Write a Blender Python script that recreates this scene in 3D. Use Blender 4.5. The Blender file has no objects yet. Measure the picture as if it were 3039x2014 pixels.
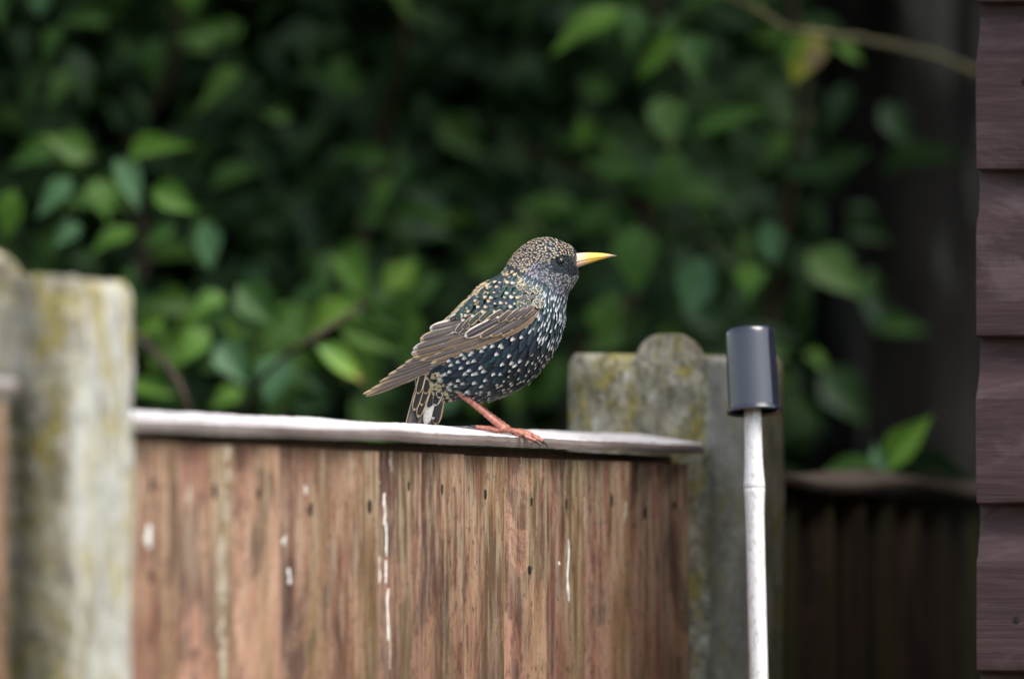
import bpy, math, random
import numpy as np
from mathutils import Vector, Matrix, noise
from mathutils.bvhtree import BVHTree

R = math.radians
rng = random.Random(7)
S = bpy.context.scene
COL = S.collection

# ------------------------------------------------------------------ camera, sky, sun, exposure
FPX = 33500.0                     # focal length in photograph pixels (3039 wide)
CX, HY, CAMZ = 1519.5, 1828.0, 1.68
BIRD_D = 7.532
cam_d = bpy.data.cameras.new('camera')
cam = bpy.data.objects.new('camera', cam_d); COL.objects.link(cam)
cam.location = (0, 0, CAMZ)
cam.rotation_euler = (R(90) + math.atan((HY - 1007) / FPX), 0, 0)
cam_d.sensor_width = 36.0
cam_d.lens = FPX / 3039 * 36
cam_d.clip_start = 0.1; cam_d.clip_end = 3000
cam_d.dof.use_dof = True
cam_d.dof.focus_distance = BIRD_D - 0.03
cam_d.dof.aperture_fstop = 7.1
S.camera = cam

world = bpy.data.worlds.new('World'); S.world = world; world.use_nodes = True
SUN_TO = Vector((0.55, -0.50, 1.05)).normalized()
wn = world.node_tree
sky = wn.nodes.new('ShaderNodeTexSky'); sky.sky_type = 'NISHITA'; sky.sun_disc = False
sky.sun_elevation = math.asin(SUN_TO.z)
sky.sun_rotation = math.atan2(SUN_TO.x, SUN_TO.y)
sky.air_density = 1.0; sky.dust_density = 3.0; sky.ozone_density = 1.0
hsv = wn.nodes.new('ShaderNodeHueSaturation'); hsv.inputs['Saturation'].default_value = 0.55
bg = wn.nodes['Background']; bg.inputs['Strength'].default_value = 0.15
wn.links.new(sky.outputs[0], hsv.inputs['Color']); wn.links.new(hsv.outputs[0], bg.inputs['Color'])

sun_d = bpy.data.lights.new('sun', 'SUN'); sun_d.energy = 1.5; sun_d.angle = R(45); sun_d.color = (1.0, 0.95, 0.87)
sun = bpy.data.objects.new('sun', sun_d); COL.objects.link(sun)
sun.rotation_euler = (-SUN_TO).to_track_quat('-Z', 'Y').to_euler()
sun.location = (3, -3, 8)

S.view_settings.view_transform = 'Standard'; S.view_settings.look = 'None'
S.view_settings.exposure = 1.1; S.view_settings.gamma = 1.0
S.view_settings.use_curve_mapping = False
S.render.engine = 'CYCLES'
S.cycles.use_denoising = True
S.cycles.max_bounces = 8

# ------------------------------------------------------------------ helpers
def at(px, py, D):
    """point of the place that the photograph shows at (px, py), D metres away"""
    return Vector(((px - CX) / FPX * D, D, CAMZ + (HY - py) / FPX * D))

def empty(name, loc, label, cat, group=None):
    o = bpy.data.objects.new(name, None); COL.objects.link(o)
    o.location = loc; o.empty_display_size = 0.05
    o['label'] = label; o['category'] = cat
    if group: o['group'] = group
    return o

def origin_of(p):
    v = Vector((0, 0, 0))
    while p is not None:
        v += p.location; p = p.parent
    return v

def mesh(name, verts, faces, smooth=True, cols=None):
    me = bpy.data.meshes.new(name)
    me.from_pydata([tuple(v) for v in verts], [], faces)
    if smooth: me.polygons.foreach_set('use_smooth', [True] * len(me.polygons))
    if cols is not None:
        a = me.color_attributes.new('Col', 'FLOAT_COLOR', 'POINT')
        flat = np.ones((len(verts), 4), dtype=np.float32); flat[:, :3] = np.array(cols, dtype=np.float32)
        a.data.foreach_set('color', flat.ravel())
    me.update()
    return me

def part(name, verts, faces, m, parent=None, smooth=True, cols=None):
    """mesh given in world coordinates, linked under parent"""
    off = origin_of(parent)
    me = mesh(name, [Vector(v) - off for v in verts], faces, smooth, cols)
    me.materials.append(m)
    o = bpy.data.objects.new(name, me); COL.objects.link(o); o.parent = parent
    return o

def grid_faces(nr, nc, closed=False, base=0):
    f = []
    for i in range(nr - 1):
        for j in range(nc if closed else nc - 1):
            k = (j + 1) % nc
            f.append((base + i * nc + j, base + i * nc + k, base + (i + 1) * nc + k, base + (i + 1) * nc + j))
    return f

def tube(pts, radii, n=10, caps=True):
    pts = [Vector(p) for p in pts]
    V, F = [], []
    ref = Vector((0.137, 0.31, 0.94))
    for i, p in enumerate(pts):
        d = (pts[min(i + 1, len(pts) - 1)] - pts[max(i - 1, 0)]).normalized()
        a = d.cross(ref)
        if a.length < 0.1: a = d.cross(Vector((1, 0, 0)))
        a.normalize(); b = d.cross(a)
        r = radii[i] if not isinstance(radii, (int, float)) else radii
        for k in range(n):
            t = 2 * math.pi * k / n
            V.append(p + a * (math.cos(t) * r) + b * (math.sin(t) * r))
    F = grid_faces(len(pts), n, True)
    if caps:
        F.append(tuple(range(n - 1, -1, -1))); F.append(tuple(range((len(pts) - 1) * n, len(pts) * n)))
    return V, F

def catmull(P, sub):
    P = [np.array(p, dtype=float) for p in P]
    out = []
    for i in range(len(P) - 1):
        p0 = P[max(i - 1, 0)]; p1 = P[i]; p2 = P[i + 1]; p3 = P[min(i + 2, len(P) - 1)]
        for k in range(sub):
            t = k / sub
            out.append(0.5 * ((2 * p1) + (-p0 + p2) * t + (2 * p0 - 5 * p1 + 4 * p2 - p3) * t * t + (-p0 + 3 * p1 - 3 * p2 + p3) * t ** 3))
    out.append(P[-1])
    return out

# ------------------------------------------------------------------ materials
class Mat:
    def __init__(s, name, rough=0.7, spec=0.4):
        s.m = bpy.data.materials.new(name); s.m.use_nodes = True
        s.t = s.m.node_tree; s.b = s.t.nodes['Principled BSDF']
        s.b.inputs['Roughness'].default_value = rough
        s.b.inputs['Specular IOR Level'].default_value = spec
        s.tc = None; s._rnd = None
    def n(s, typ): return s.t.nodes.new(typ)
    def link(s, a, b): s.t.links.new(a, b)
    def set(s, sock, v):
        if hasattr(v, 'links') or hasattr(v, 'is_linked'): s.link(v, sock)
        else: sock.default_value = v
    def coord(s, scale=(1, 1, 1), vary=True, kind='Object'):
        if s.tc is None:
            s.tc = s.n('ShaderNodeTexCoord')
        src = s.tc.outputs[kind]
        if vary:
            oi = s.rnd()
            mul = s.n('ShaderNodeVectorMath'); mul.operation = 'MULTIPLY_ADD'
            cx = s.n('ShaderNodeCombineXYZ')
            for i in range(3): s.link(oi, cx.inputs[i])
            s.link(cx.outputs[0], mul.inputs[0]); mul.inputs[1].default_value = (17.3, 41.7, 63.1); s.link(src, mul.inputs[2])
            src = mul.outputs[0]
        mp = s.n('ShaderNodeMapping'); mp.inputs['Scale'].default_value = scale
        s.link(src, mp.inputs['Vector'])
        return mp.outputs[0]
    def rnd(s):
        if s._rnd is None: s._rnd = s.n('ShaderNodeObjectInfo').outputs['Random']
        return s._rnd
    def noise(s, scale=(1, 1, 1), detail=4, rough=0.55, dist=0.0, vary=True, kind='Object'):
        nd = s.n('ShaderNodeTexNoise'); nd.inputs['Scale'].default_value = 1.0
        nd.inputs['Detail'].default_value = detail; nd.inputs['Roughness'].default_value = rough
        nd.inputs['Distortion'].default_value = dist
        s.link(s.coord(scale, vary, kind), nd.inputs['Vector'])
        return nd.outputs['Fac']
    def voronoi(s, scale, feature='F1', vary=True):
        nd = s.n('ShaderNodeTexVoronoi'); nd.feature = feature; nd.inputs['Scale'].default_value = 1.0
        s.link(s.coord(scale, vary), nd.inputs['Vector'])
        return nd.outputs['Distance']
    def ramp(s, fac, stops):
        nd = s.n('ShaderNodeValToRGB'); e = nd.color_ramp.elements
        while len(e) < len(stops): e.new(0.5)
        for el, (p, c) in zip(e, stops):
            el.position = p; el.color = (c, c, c, 1) if isinstance(c, (int, float)) else (*c, 1)
        s.link(fac, nd.inputs[0]); return nd.outputs[0]
    def mix(s, fac, a, b, mode='MIX'):
        nd = s.n('ShaderNodeMix'); nd.data_type = 'RGBA'; nd.blend_type = mode
        s.set(nd.inputs[0], fac)
        for sock, v in ((nd.inputs[6], a), (nd.inputs[7], b)):
            s.set(sock, (*v, 1) if isinstance(v, tuple) and len(v) == 3 else v)
        return nd.outputs[2]
    def math(s, op, a, b=0.0):
        nd = s.n('ShaderNodeMath'); nd.operation = op; nd.use_clamp = op in ('MULTIPLY', 'ADD')
        s.set(nd.inputs[0], a); s.set(nd.inputs[1], b); return nd.outputs[0]
    def axis(s, k, kind='Object'):
        sp = s.n('ShaderNodeSeparateXYZ')
        if s.tc is None: s.tc = s.n('ShaderNodeTexCoord')
        s.link(s.tc.outputs[kind], sp.inputs[0]); return sp.outputs[k]
    def bump(s, h, strength=0.3, dist=0.002):
        nd = s.n('ShaderNodeBump'); nd.inputs['Strength'].default_value = strength; nd.inputs['Distance'].default_value = dist
        s.link(h, nd.inputs['Height']); s.link(nd.outputs[0], s.b.inputs['Normal'])
    def col(s, c): s.set(s.b.inputs['Base Color'], (*c, 1) if isinstance(c, tuple) else c)

def wood_board(name, dark, mid, light, olive, green_amt, pale_top):
    """upright featheredge board: local x across the board, z up (0 at the top edge, negative below)"""
    m = Mat(name, 0.8, 0.25)
    n1 = m.noise((9.5, 8, 2.6), 9, 0.70, 0.9)
    n2 = m.noise((32, 20, 8), 7, 0.72, 0.6)
    n3 = m.noise((13, 6, 9), 8, 0.70, 0.8)
    n4 = m.noise((260, 80, 150), 4, 0.65)
    c = m.ramp(n1, [(0.36, dark), (0.46, mid), (0.56, tuple(0.5 * (a + b) for a, b in zip(mid, light))), (0.66, light)])
    c = m.mix(m.ramp(n2, [(0.47, 0.0), (0.64, 0.45)]), c, light)
    c = m.mix(m.ramp(n2, [(0.33, 0.5), (0.43, 0.0)]), c, dark)
    tone = m.ramp(m.rnd(), [(0.0, (0.52, 0.43, 0.40)), (0.2, (1.25, 1.15, 1.1)), (0.4, (0.74, 0.70, 0.56)), (0.6, (1.15, 1.02, 0.97)), (0.8, (0.58, 0.46, 0.42)), (1.0, (1.35, 1.22, 1.15))])
    c = m.mix(1.0, c, tone, 'MULTIPLY')
    stain = m.ramp(n3, [(0.52, 0.0), (0.555, 0.75)])
    stain = m.math('MULTIPLY', stain, m.ramp(n4, [(0.30, 0.35), (0.55, 1.0)]))
    c = m.mix(stain, c, tuple(0.75 * v for v in dark))
    edge = m.ramp(m.axis(0), [(0.075, 0.0), (0.118, 1.0)])
    g = m.math('MULTIPLY', edge, m.ramp(m.noise((24, 10, 2.2), 4, 0.6), [(0.42, 0.0), (0.60, green_amt)]))
    c = m.mix(g, c, olive)
    top = m.ramp(m.math('ADD', m.axis(2), 0.25), [(0.05, 0.0), (0.22, 1.0)])
    pt = m.math('MULTIPLY', top, m.ramp(m.noise((120, 40, 16), 5, 0.65), [(0.46, 0.0), (0.60, pale_top)]))
    c = m.mix(pt, c, (0.50, 0.40, 0.28))
    m.col(m.mix(m.ramp(n4, [(0.34, 0.7), (0.45, 0.0)]), c, tuple(0.55 * v for v in dark)))
    m.bump(m.math('ADD', n2, n4), 0.35, 0.0015)
    return m.m

M_BOARD = wood_board('weathered_brown_boards', (0.070, 0.036, 0.030), (0.178, 0.086, 0.062), (0.43, 0.265, 0.198), (0.13, 0.112, 0.028), 0.45, 0.5)
M_FARBOARD = wood_board('shaded_dark_boards', (0.02, 0.012, 0.011), (0.048, 0.028, 0.024), (0.09, 0.055, 0.042), (0.085, 0.085, 0.02), 0.8, 0.05)  # shade beside the shed is put into these darker board colours

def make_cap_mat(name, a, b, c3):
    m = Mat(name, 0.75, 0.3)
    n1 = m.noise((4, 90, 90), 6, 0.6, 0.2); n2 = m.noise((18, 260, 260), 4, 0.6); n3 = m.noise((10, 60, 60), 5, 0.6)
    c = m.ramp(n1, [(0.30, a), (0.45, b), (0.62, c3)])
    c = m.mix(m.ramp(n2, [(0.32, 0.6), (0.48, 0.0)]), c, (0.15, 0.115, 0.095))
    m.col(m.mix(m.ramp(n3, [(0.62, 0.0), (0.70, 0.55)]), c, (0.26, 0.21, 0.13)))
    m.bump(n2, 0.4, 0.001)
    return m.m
M_CAP = make_cap_mat('lit_capping_top', (0.30, 0.26, 0.25), (0.50, 0.47, 0.47), (0.66, 0.64, 0.65))  # rail top: strong light from above is put into the paler colour
M_CAPE = make_cap_mat('shaded_capping_edge', (0.075, 0.056, 0.05), (0.145, 0.115, 0.105), (0.24, 0.20, 0.185))  # rail edge: its weaker light is put into the darker colour

def make_concrete(name, white):
    m = Mat(name, 0.92, 0.2)
    n1 = m.noise((26, 26, 18), 8, 0.72, 0.4); n2 = m.noise((210, 210, 170), 5, 0.75); n3 = m.noise((55, 55, 34), 8, 0.75, 0.8)
    n5 = m.noise((34, 34, 12), 7, 0.7, 0.9); n6 = m.noise((85, 85, 60), 7, 0.75, 0.5)
    c = m.ramp(n1, [(0.34, (0.15, 0.138, 0.105)), (0.5, (0.27, 0.25, 0.195)), (0.64, (0.40, 0.375, 0.305))])
    c = m.mix(m.ramp(n5, [(0.52, 0.0), (0.60, 0.7)]), c, (0.095, 0.10, 0.036))
    c = m.mix(m.ramp(n3, [(0.505, 0.0), (0.575, 0.8)]), c, (0.25, 0.21, 0.055))
    if white:
        n4 = m.noise((30, 30, 11), 8, 0.72, 0.8)
        front = m.ramp(m.axis(1), [(0.056, 0.0), (0.0615, 1.0)])  # white crust on the front face also carries that face's brighter light
        w = m.math('MULTIPLY', m.ramp(n4, [(0.42, 0.0), (0.50, 0.95)]), front)
        c = m.mix(w, c, (0.50, 0.50, 0.46))
        c = m.mix(m.math('MULTIPLY', m.ramp(m.noise((36, 36, 12), 8, 0.7, 0.7), [(0.50, 0.0), (0.57, 0.85)]), front), c, (0.36, 0.30, 0.11))
    c = m.mix(m.ramp(n6, [(0.57, 0.0), (0.63, 0.75)]), c, (0.46, 0.45, 0.40))
    c = m.mix(m.ramp(n6, [(0.35, 0.85), (0.42, 0.0)]), c, (0.060, 0.055, 0.042))
    c = m.mix(m.ramp(n2, [(0.34, 0.8), (0.44, 0.0)]), c, (0.055, 0.05, 0.04))
    m.col(c)
    m.bump(m.math('ADD', n6, n2), 0.9, 0.004)
    return m.m
M_CONC = make_concrete('lichened_concrete', False)
M_CONCW = make_concrete('whitewashed_concrete', True)
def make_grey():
    m = Mat('grey_flange_concrete', 0.9, 0.2)
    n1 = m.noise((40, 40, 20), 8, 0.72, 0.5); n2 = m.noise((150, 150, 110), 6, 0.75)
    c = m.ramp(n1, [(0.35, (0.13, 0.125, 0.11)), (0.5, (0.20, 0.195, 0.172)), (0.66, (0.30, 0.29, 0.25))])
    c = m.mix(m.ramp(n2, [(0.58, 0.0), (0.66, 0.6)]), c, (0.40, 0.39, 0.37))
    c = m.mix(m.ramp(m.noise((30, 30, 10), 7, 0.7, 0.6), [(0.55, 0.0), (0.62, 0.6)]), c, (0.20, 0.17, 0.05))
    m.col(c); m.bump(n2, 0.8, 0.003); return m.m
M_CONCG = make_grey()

def make_shed_mat():
    m = Mat('dark_brown_shed_stain', 0.62, 0.35)
    n1 = m.noise((14, 60, 90), 6, 0.65, 0.8); n2 = m.noise((22, 300, 520), 5, 0.7, 0.4); n3 = m.noise((12, 20, 26), 5, 0.6, 0.6)
    c = m.ramp(n1, [(0.30, (0.022, 0.010, 0.011)), (0.55, (0.042, 0.020, 0.022)), (0.75, (0.085, 0.050, 0.054))])
    c = m.mix(m.ramp(n2, [(0.36, 0.75), (0.52, 0.0)]), c, (0.045, 0.026, 0.028))
    c = m.mix(m.ramp(n3, [(0.56, 0.0), (0.66, 0.5)]), c, (0.115, 0.080, 0.086))
    m.col(c); m.bump(n2, 0.7, 0.0012)
    return m.m
M_SHED = make_shed_mat()

def make_leaf(name, lo, mid, hi):
    m = Mat(name, 0.45, 0.28)
    g = m.noise((3, 9, 3), 4, 0.55)
    c = m.ramp(m.rnd(), [(0.0, lo), (0.5, mid), (1.0, hi)])
    c = m.mix(m.ramp(g, [(0.35, 0.0), (0.7, 0.35)]), c, tuple(1.35 * v for v in hi))
    rib = m.ramp(m.math('ABSOLUTE', m.axis(1)), [(0.0, 0.45), (0.035, 0.0)])
    c = m.mix(rib, c, tuple(1.5 * v for v in hi))
    m.col(c)
    tr = m.n('ShaderNodeBsdfTranslucent'); m.link(c, tr.inputs['Color'])
    mx = m.n('ShaderNodeMixShader'); mx.inputs[0].default_value = 0.25
    out = m.t.nodes['Material Output']
    m.link(m.b.outputs[0], mx.inputs[1]); m.link(tr.outputs[0], mx.inputs[2]); m.link(mx.outputs[0], out.inputs['Surface'])
    return m.m
M_LEAF = make_leaf('green_leaf', (0.032, 0.090, 0.022), (0.050, 0.126, 0.022), (0.076, 0.152, 0.024))
M_LEAFB = make_leaf('fresh_green_leaf', (0.066, 0.165, 0.026), (0.092, 0.200, 0.028), (0.125, 0.235, 0.030))
M_LEAFP = make_leaf('pale_sheen_leaf', (0.062, 0.142, 0.066), (0.072, 0.160, 0.074), (0.086, 0.182, 0.080))  # pale sky sheen is put into the leaf colour
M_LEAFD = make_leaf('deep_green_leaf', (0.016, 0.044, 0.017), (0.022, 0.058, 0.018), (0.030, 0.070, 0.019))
def make_turning():
    m = Mat('turning_yellow_leaf', 0.45, 0.4)
    x = m.axis(0); y = m.axis(1)
    c = m.ramp(m.math('ADD', m.math('ADD', y, 0.35), m.noise((2, 3, 2), 3, vary=False)), [(0.62, (0.055, 0.13, 0.018)), (0.95, (0.19, 0.21, 0.02)), (1.0, (0.24, 0.23, 0.025))])
    d = m.n('ShaderNodeVectorMath'); d.operation = 'DISTANCE'; m.link(m.tc.outputs['Object'], d.inputs[0]); d.inputs[1].default_value = (0.42, 0.30, 0)
    c = m.mix(m.ramp(d.outputs['Value'], [(0.12, 0.9), (0.26, 0.0)]), c, (0.20, 0.125, 0.085))
    m.col(c); return m.m
M_TURN = make_turning()
def make_tipped():
    m = Mat('brown_tipped_leaf', 0.42, 0.45)
    c = m.ramp(m.axis(0), [(0.0, (0.085, 0.20, 0.035)), (0.66, (0.17, 0.30, 0.04)), (0.82, (0.26, 0.27, 0.06)), (0.9, (0.24, 0.13, 0.07))])
    m.col(c); return m.m
M_TIP = make_tipped()
def plain(name, c, rough=0.7, spec=0.4, amt=0.3, scale=60, bump=0.2):
    m = Mat(name, rough, spec)
    n = m.noise((scale,) * 3, 5, 0.6)
    m.col(m.mix(m.ramp(n, [(0.3, 1.0), (0.7, 0.0)]), tuple(v * (1 + amt) for v in c), tuple(v * (1 - amt) for v in c)))
    if bump: m.bump(n, bump, 0.002)
    return m.m
M_TWIG = plain('brown_twig', (0.040, 0.027, 0.016))
M_TWIGY = plain('yellowish_stem', (0.12, 0.10, 0.045))
M_NAIL = plain('rusted_nail', (0.018, 0.013, 0.012), 0.8, 0.2)
M_POO = plain('chalky_white_dropping', (0.70, 0.69, 0.66), 0.85, 0.1, 0.15, 150)
M_POOG = plain('grey_white_bloom', (0.36, 0.31, 0.24), 0.9, 0.1, 0.2, 120)
M_BATTEN = plain('batten_wood', (0.14, 0.09, 0.06))
M_GROUND = plain('garden_soil_and_lawn', (0.075, 0.085, 0.04), 0.95, 0.1, 0.5, 5)
def make_bark():
    m = Mat('lichened_bark', 0.95, 0.1)
    n1 = m.noise((26, 26, 5), 6, 0.65, 0.4); n2 = m.noise((16, 16, 3.2), 4, 0.6)
    c = m.ramp(n1, [(0.35, (0.006, 0.005, 0.005)), (0.6, (0.017, 0.016, 0.015)), (0.75, (0.04, 0.038, 0.037))])
    m.col(m.mix(m.ramp(n2, [(0.52, 0.0), (0.58, 0.8)]), c, (0.075, 0.078, 0.074))); m.bump(n1, 1.0, 0.02)
    return m.m
M_BARK = make_bark()
M_FELT = plain('roof_felt', (0.05, 0.05, 0.055))
def make_paintcane():
    m = Mat('white_painted_bamboo', 0.55, 0.4)
    n = m.noise((160, 160, 30), 5, 0.6); n2 = m.noise((400, 400, 160), 4, 0.7)
    c = m.mix(m.ramp(n2, [(0.36, 0.75), (0.47, 0.0)]), (0.72, 0.71, 0.72), (0.40, 0.37, 0.36))
    c = m.mix(m.ramp(n, [(0.56, 0.0), (0.64, 0.5)]), c, (0.48, 0.44, 0.40))
    bare = m.ramp(m.math('ADD', m.axis(2), -0.81), [(0.955, 0.0), (0.975, 0.85)])
    tanz = m.ramp(m.axis(2), [(0.0, 0.0), (1.0, 0.0)])
    m.col(c); m.bump(n2, 0.5, 0.0012); return m.m
M_CANE = make_paintcane()
M_BAREC = plain('bare_bamboo', (0.52, 0.40, 0.26), 0.55, 0.4, 0.15, 200)
def make_plastic():
    m = Mat('black_plastic', 0.2, 1.0)
    n = m.noise((6, 6, 60), 3); n2 = m.noise((500, 500, 20), 3)
    m.col(m.mix(m.ramp(n, [(0.4, 0.0), (0.7, 0.3)]), (0.007, 0.009, 0.020), (0.012, 0.015, 0.028)))
    m.set(m.b.inputs['Roughness'], m.ramp(n2, [(0.3, 0.08), (0.7, 0.20)])); return m.m
M_PLASTIC = make_plastic()

def make_plumage():
    m = Mat('glossy_spangled_plumage', 0.46, 0.42)
    a = m.n('ShaderNodeAttribute'); a.attribute_name = 'Col'
    n = m.noise((900, 900, 900), 3, 0.6, vary=False)
    m.col(m.mix(m.ramp(n, [(0.3, 0.28), (0.55, 0.0)]), a.outputs['Color'], (0.006, 0.006, 0.007)))
    m.b.inputs['Specular Tint'].default_value = (0.62, 0.86, 1.0, 1)
    m.b.inputs['Sheen Weight'].default_value = 0.05
    return m.m
M_PLUM = make_plumage()
def make_flight():
    m = Mat('flight_feather_vanes', 0.55, 0.35)
    a = m.n('ShaderNodeAttribute'); a.attribute_name = 'Col'
    n = m.noise((700, 700, 700), 3, 0.6, vary=False)
    m.col(m.mix(m.ramp(n, [(0.3, 0.22), (0.55, 0.0)]), a.outputs['Color'], (0.02, 0.015, 0.012)))
    return m.m
M_FLIGHT = make_flight()
def make_leg():
    m = Mat('pink_red_scaled_skin', 0.5, 0.4)
    v = m.voronoi((420, 420, 420)); n = m.noise((150, 150, 150), 4)
    c = m.ramp(n, [(0.3, (0.34, 0.12, 0.085)), (0.55, (0.48, 0.19, 0.14)), (0.75, (0.60, 0.31, 0.25))])
    m.col(m.mix(m.ramp(v, [(0.45, 0.0), (0.75, 0.5)]), c, (0.27, 0.075, 0.05))); m.bump(v, 0.4, 0.0006); return m.m
M_LEG = make_leg()
M_CLAW = plain('dark_claw', (0.045, 0.038, 0.036), 0.4, 0.5)
def make_beak():
    m = Mat('yellow_beak', 0.32, 0.5)
    a = m.n('ShaderNodeAttribute'); a.attribute_name = 'Col'
    n = m.noise((300, 300, 300), 3, vary=False)
    m.col(m.mix(m.ramp(n, [(0.35, 0.15), (0.6, 0.0)]), a.outputs['Color'], (0.3, 0.2, 0.1))); return m.m
M_BEAK = make_beak()
M_EYE = plain('dark_eye', (0.006, 0.005, 0.005), 0.06, 0.6, 0.1, 60, 0)
M_LID = plain('dark_eyelid', (0.018, 0.017, 0.018), 0.5, 0.4)

# ------------------------------------------------------------------ ground
g = part('ground', [(-600, -600, 0), (600, -600, 0), (600, 600, 0), (-600, 600, 0)], [(0, 1, 2, 3)], M_GROUND, None, False)
g['kind'] = 'structure'

# ------------------------------------------------------------------ fence line frame: s along the fence (away from us), t out to the garden side
P_L = at(65, HY, 6.25); P_R = at(2100, HY, 8.135)
DV = Vector((P_R.x - P_L.x, P_R.y - P_L.y, 0)); PITCH = DV.length; DV.normalize()
NV = Vector((DV.y, -DV.x, 0))
def fp(s, t, z): return Vector((P_L.x, P_L.y, 0)) + DV * s + NV * t + Vector((0, 0, z))
def s_of(px, t=0.0):
    k = (px - CX) / FPX
    b = fp(0, t, 0)
    return (k * b.y - b.x) / (DV.x - k * DV.y)
FROT = math.atan2(DV.y, DV.x)
FMAT = Matrix(((DV.x, NV.x, 0, 0), (DV.y, NV.y, 0, 0), (0, 0, 1, 0), (0, 0, 0, 1)))

CAPZ = lambda s: CAMZ + 0.1137 + (s - 0.15) * 0.0054        # front top edge of the main capping rail
CAP_T0, CAP_W, CAP_TAN = -0.002, 0.050, math.tan(R(8.7))
def cap_z(p):
    r = Vector((p[0], p[1], 0)) - Vector((P_L.x, P_L.y, 0))
    s, t = r.dot(DV), r.dot(NV)
    return CAPZ(s) + max(0.0, CAP_T0 - t) * CAP_TAN, t

def align(o):
    inv = FMAT.to_3x3().inverted()
    for v in o.data.vertices: v.co = inv @ v.co
    o.matrix_local = FMAT
PW = 0.122           # post width along the fence
def concrete_post(s0, label, m, seed):
    """H-section post: front flange t 0..0.033, slot behind it, rear flange"""
    base = fp(s0 + PW / 2, -0.03, 0)
    root = empty('concrete_post', base, label, 'post', 'slotted concrete fence posts')
    top = CAMZ + 0.188
    prof = [(0.004, 0.033), (0.0, 0.029), (0.0, 0.002), (0.011, -0.001), (0.010, -0.050), (0.010, -0.098), (0.016, -0.106),
            (PW - 0.016, -0.106), (PW - 0.010, -0.098), (PW - 0.010, -0.050), (PW - 0.011, -0.001), (PW, 0.002), (PW, 0.029), (PW - 0.004, 0.033)]
    dense = []
    for i in range(len(prof)):
        a = Vector(prof[i]); b = Vector(prof[(i + 1) % len(prof)])
        k = max(1, int((b - a).length / 0.012))
        for j in range(k): dense.append(a.lerp(b, j / k))
    cen = Vector((PW / 2, -0.036))
    zs = [0.0, 0.4, 0.8, 1.2] + [1.4 + i * 0.012 for i in range(int((top - 0.012 - 1.4) / 0.012) + 1)] + [top - 0.008, top - 0.004, top - 0.001, top]
    V = []
    for z in zs:
        sh = max(0.0, z - (top - 0.010)) / 0.010
        for p in dense:
            q = p + (cen - p).normalized() * (0.006 * sh * sh)
            nn = noise.noise_vector(Vector((p.x * 40 + seed, p.y * 40, z * 40))) * 0.0012 + noise.noise_vector(Vector((p.x * 12 + seed, p.y * 12, z * 9))) * 0.0015
            zz = z + (noise.noise(Vector((p.x * 45, p.y * 45, seed))) * 0.004 if z > top - 0.012 else 0)
            V.append(fp(s0 + q.x + nn.x, q.y + nn.y, zz))
    n = len(dense)
    F = grid_faces(len(zs), n, True)
    F.append(tuple(range((len(zs) - 1) * n, len(zs) * n)))
    sh = part('shaft', V, F, m, root)
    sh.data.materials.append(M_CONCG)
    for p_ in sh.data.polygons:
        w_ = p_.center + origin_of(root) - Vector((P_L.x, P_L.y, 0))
        if w_.dot(NV) > 0.001 and w_.dot(NV) < 0.030 and w_.z < top - 0.004 and m is M_CONC: p_.material_index = 1  # darker grey on the side faces of the flange
    align(sh)
    # rounded hump cast across the top, flush with the side faces
    V, ns_ = [], 14
    hp = [(-0.060, -0.006), (-0.0565, 0.0005), (-0.0540, 0.0028)] + [(-0.0325 + 0.0215 * -math.cos(math.pi * i / 14) * 0.98, 0.0035 + 0.0150 * math.sin(math.pi * i / 14) ** 0.85) for i in range(1, 14)] + [(-0.0108, 0.0028), (-0.0080, 0.0005), (-0.0040, -0.006)]
    for i in range(ns_):
        f = i / (ns_ - 1); x = 0.0105 + 0.040 * f
        rim = (0.93 if i == 0 else 1.0) * math.sqrt(max(0.0, 1 - max(0.0, f - 0.45) ** 2 / 0.3026))
        for t, h in hp:
            nn = noise.noise(Vector((x * 50 + seed, t * 70, h * 60))) * 0.0022
            V.append(fp(s0 + x + nn * (0.6 if 0 < i < ns_ - 1 else 0.3), t, top - 0.002 + (h * rim if h > 0 else h) + nn * (1 if h > 0.002 else 0)))
    nh = len(hp)
    HF = grid_faces(ns_, nh) + [tuple(range(nh)), tuple(range(ns_ * nh - 1, (ns_ - 1) * nh - 1, -1))]
    align(part('rounded_top', V, HF, m, root, False))
    return root

concrete_post(0.0, 'near concrete post with chalky white and yellow lichen face, left edge of view', M_CONCW, 3.1)
concrete_post(PITCH, 'mossy concrete post with rounded top, behind the black canister', M_CONC, 11.7)

def make_board(width, height, thick, seed):
    """local x across (0 thin edge .. width thick edge), y out, z 0 at top going down"""
    V = []
    nz = 26
    xs = [0, 0.25, 0.5, 0.75, 0.94, 1.0]
    for i in range(nz + 1):
        z = -height * (i / nz) ** 1.6
        jit = noise.noise(Vector((seed, z * 14, 0))) * 0.0016 + noise.noise(Vector((seed, z * 60, 4))) * 0.0007
        cup = noise.noise(Vector((seed + 9, z * 3, 0))) * 0.0012
        for k, u in enumerate(xs):
            yy = 0.003 + (thick - 0.003) * u + cup * math.sin(math.pi * u) * 2
            if k == 5: yy -= 0.0012
            V.append((u * width + (jit if k >= 4 else 0), yy, z))
        V.append((width + jit, 0.0, z)); V.append((0, 0.0, z))
    nc = len(xs) + 2
    F = grid_faces(nz + 1, nc, True)
    F.append(tuple(range(nc)))
    return V, F

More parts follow.
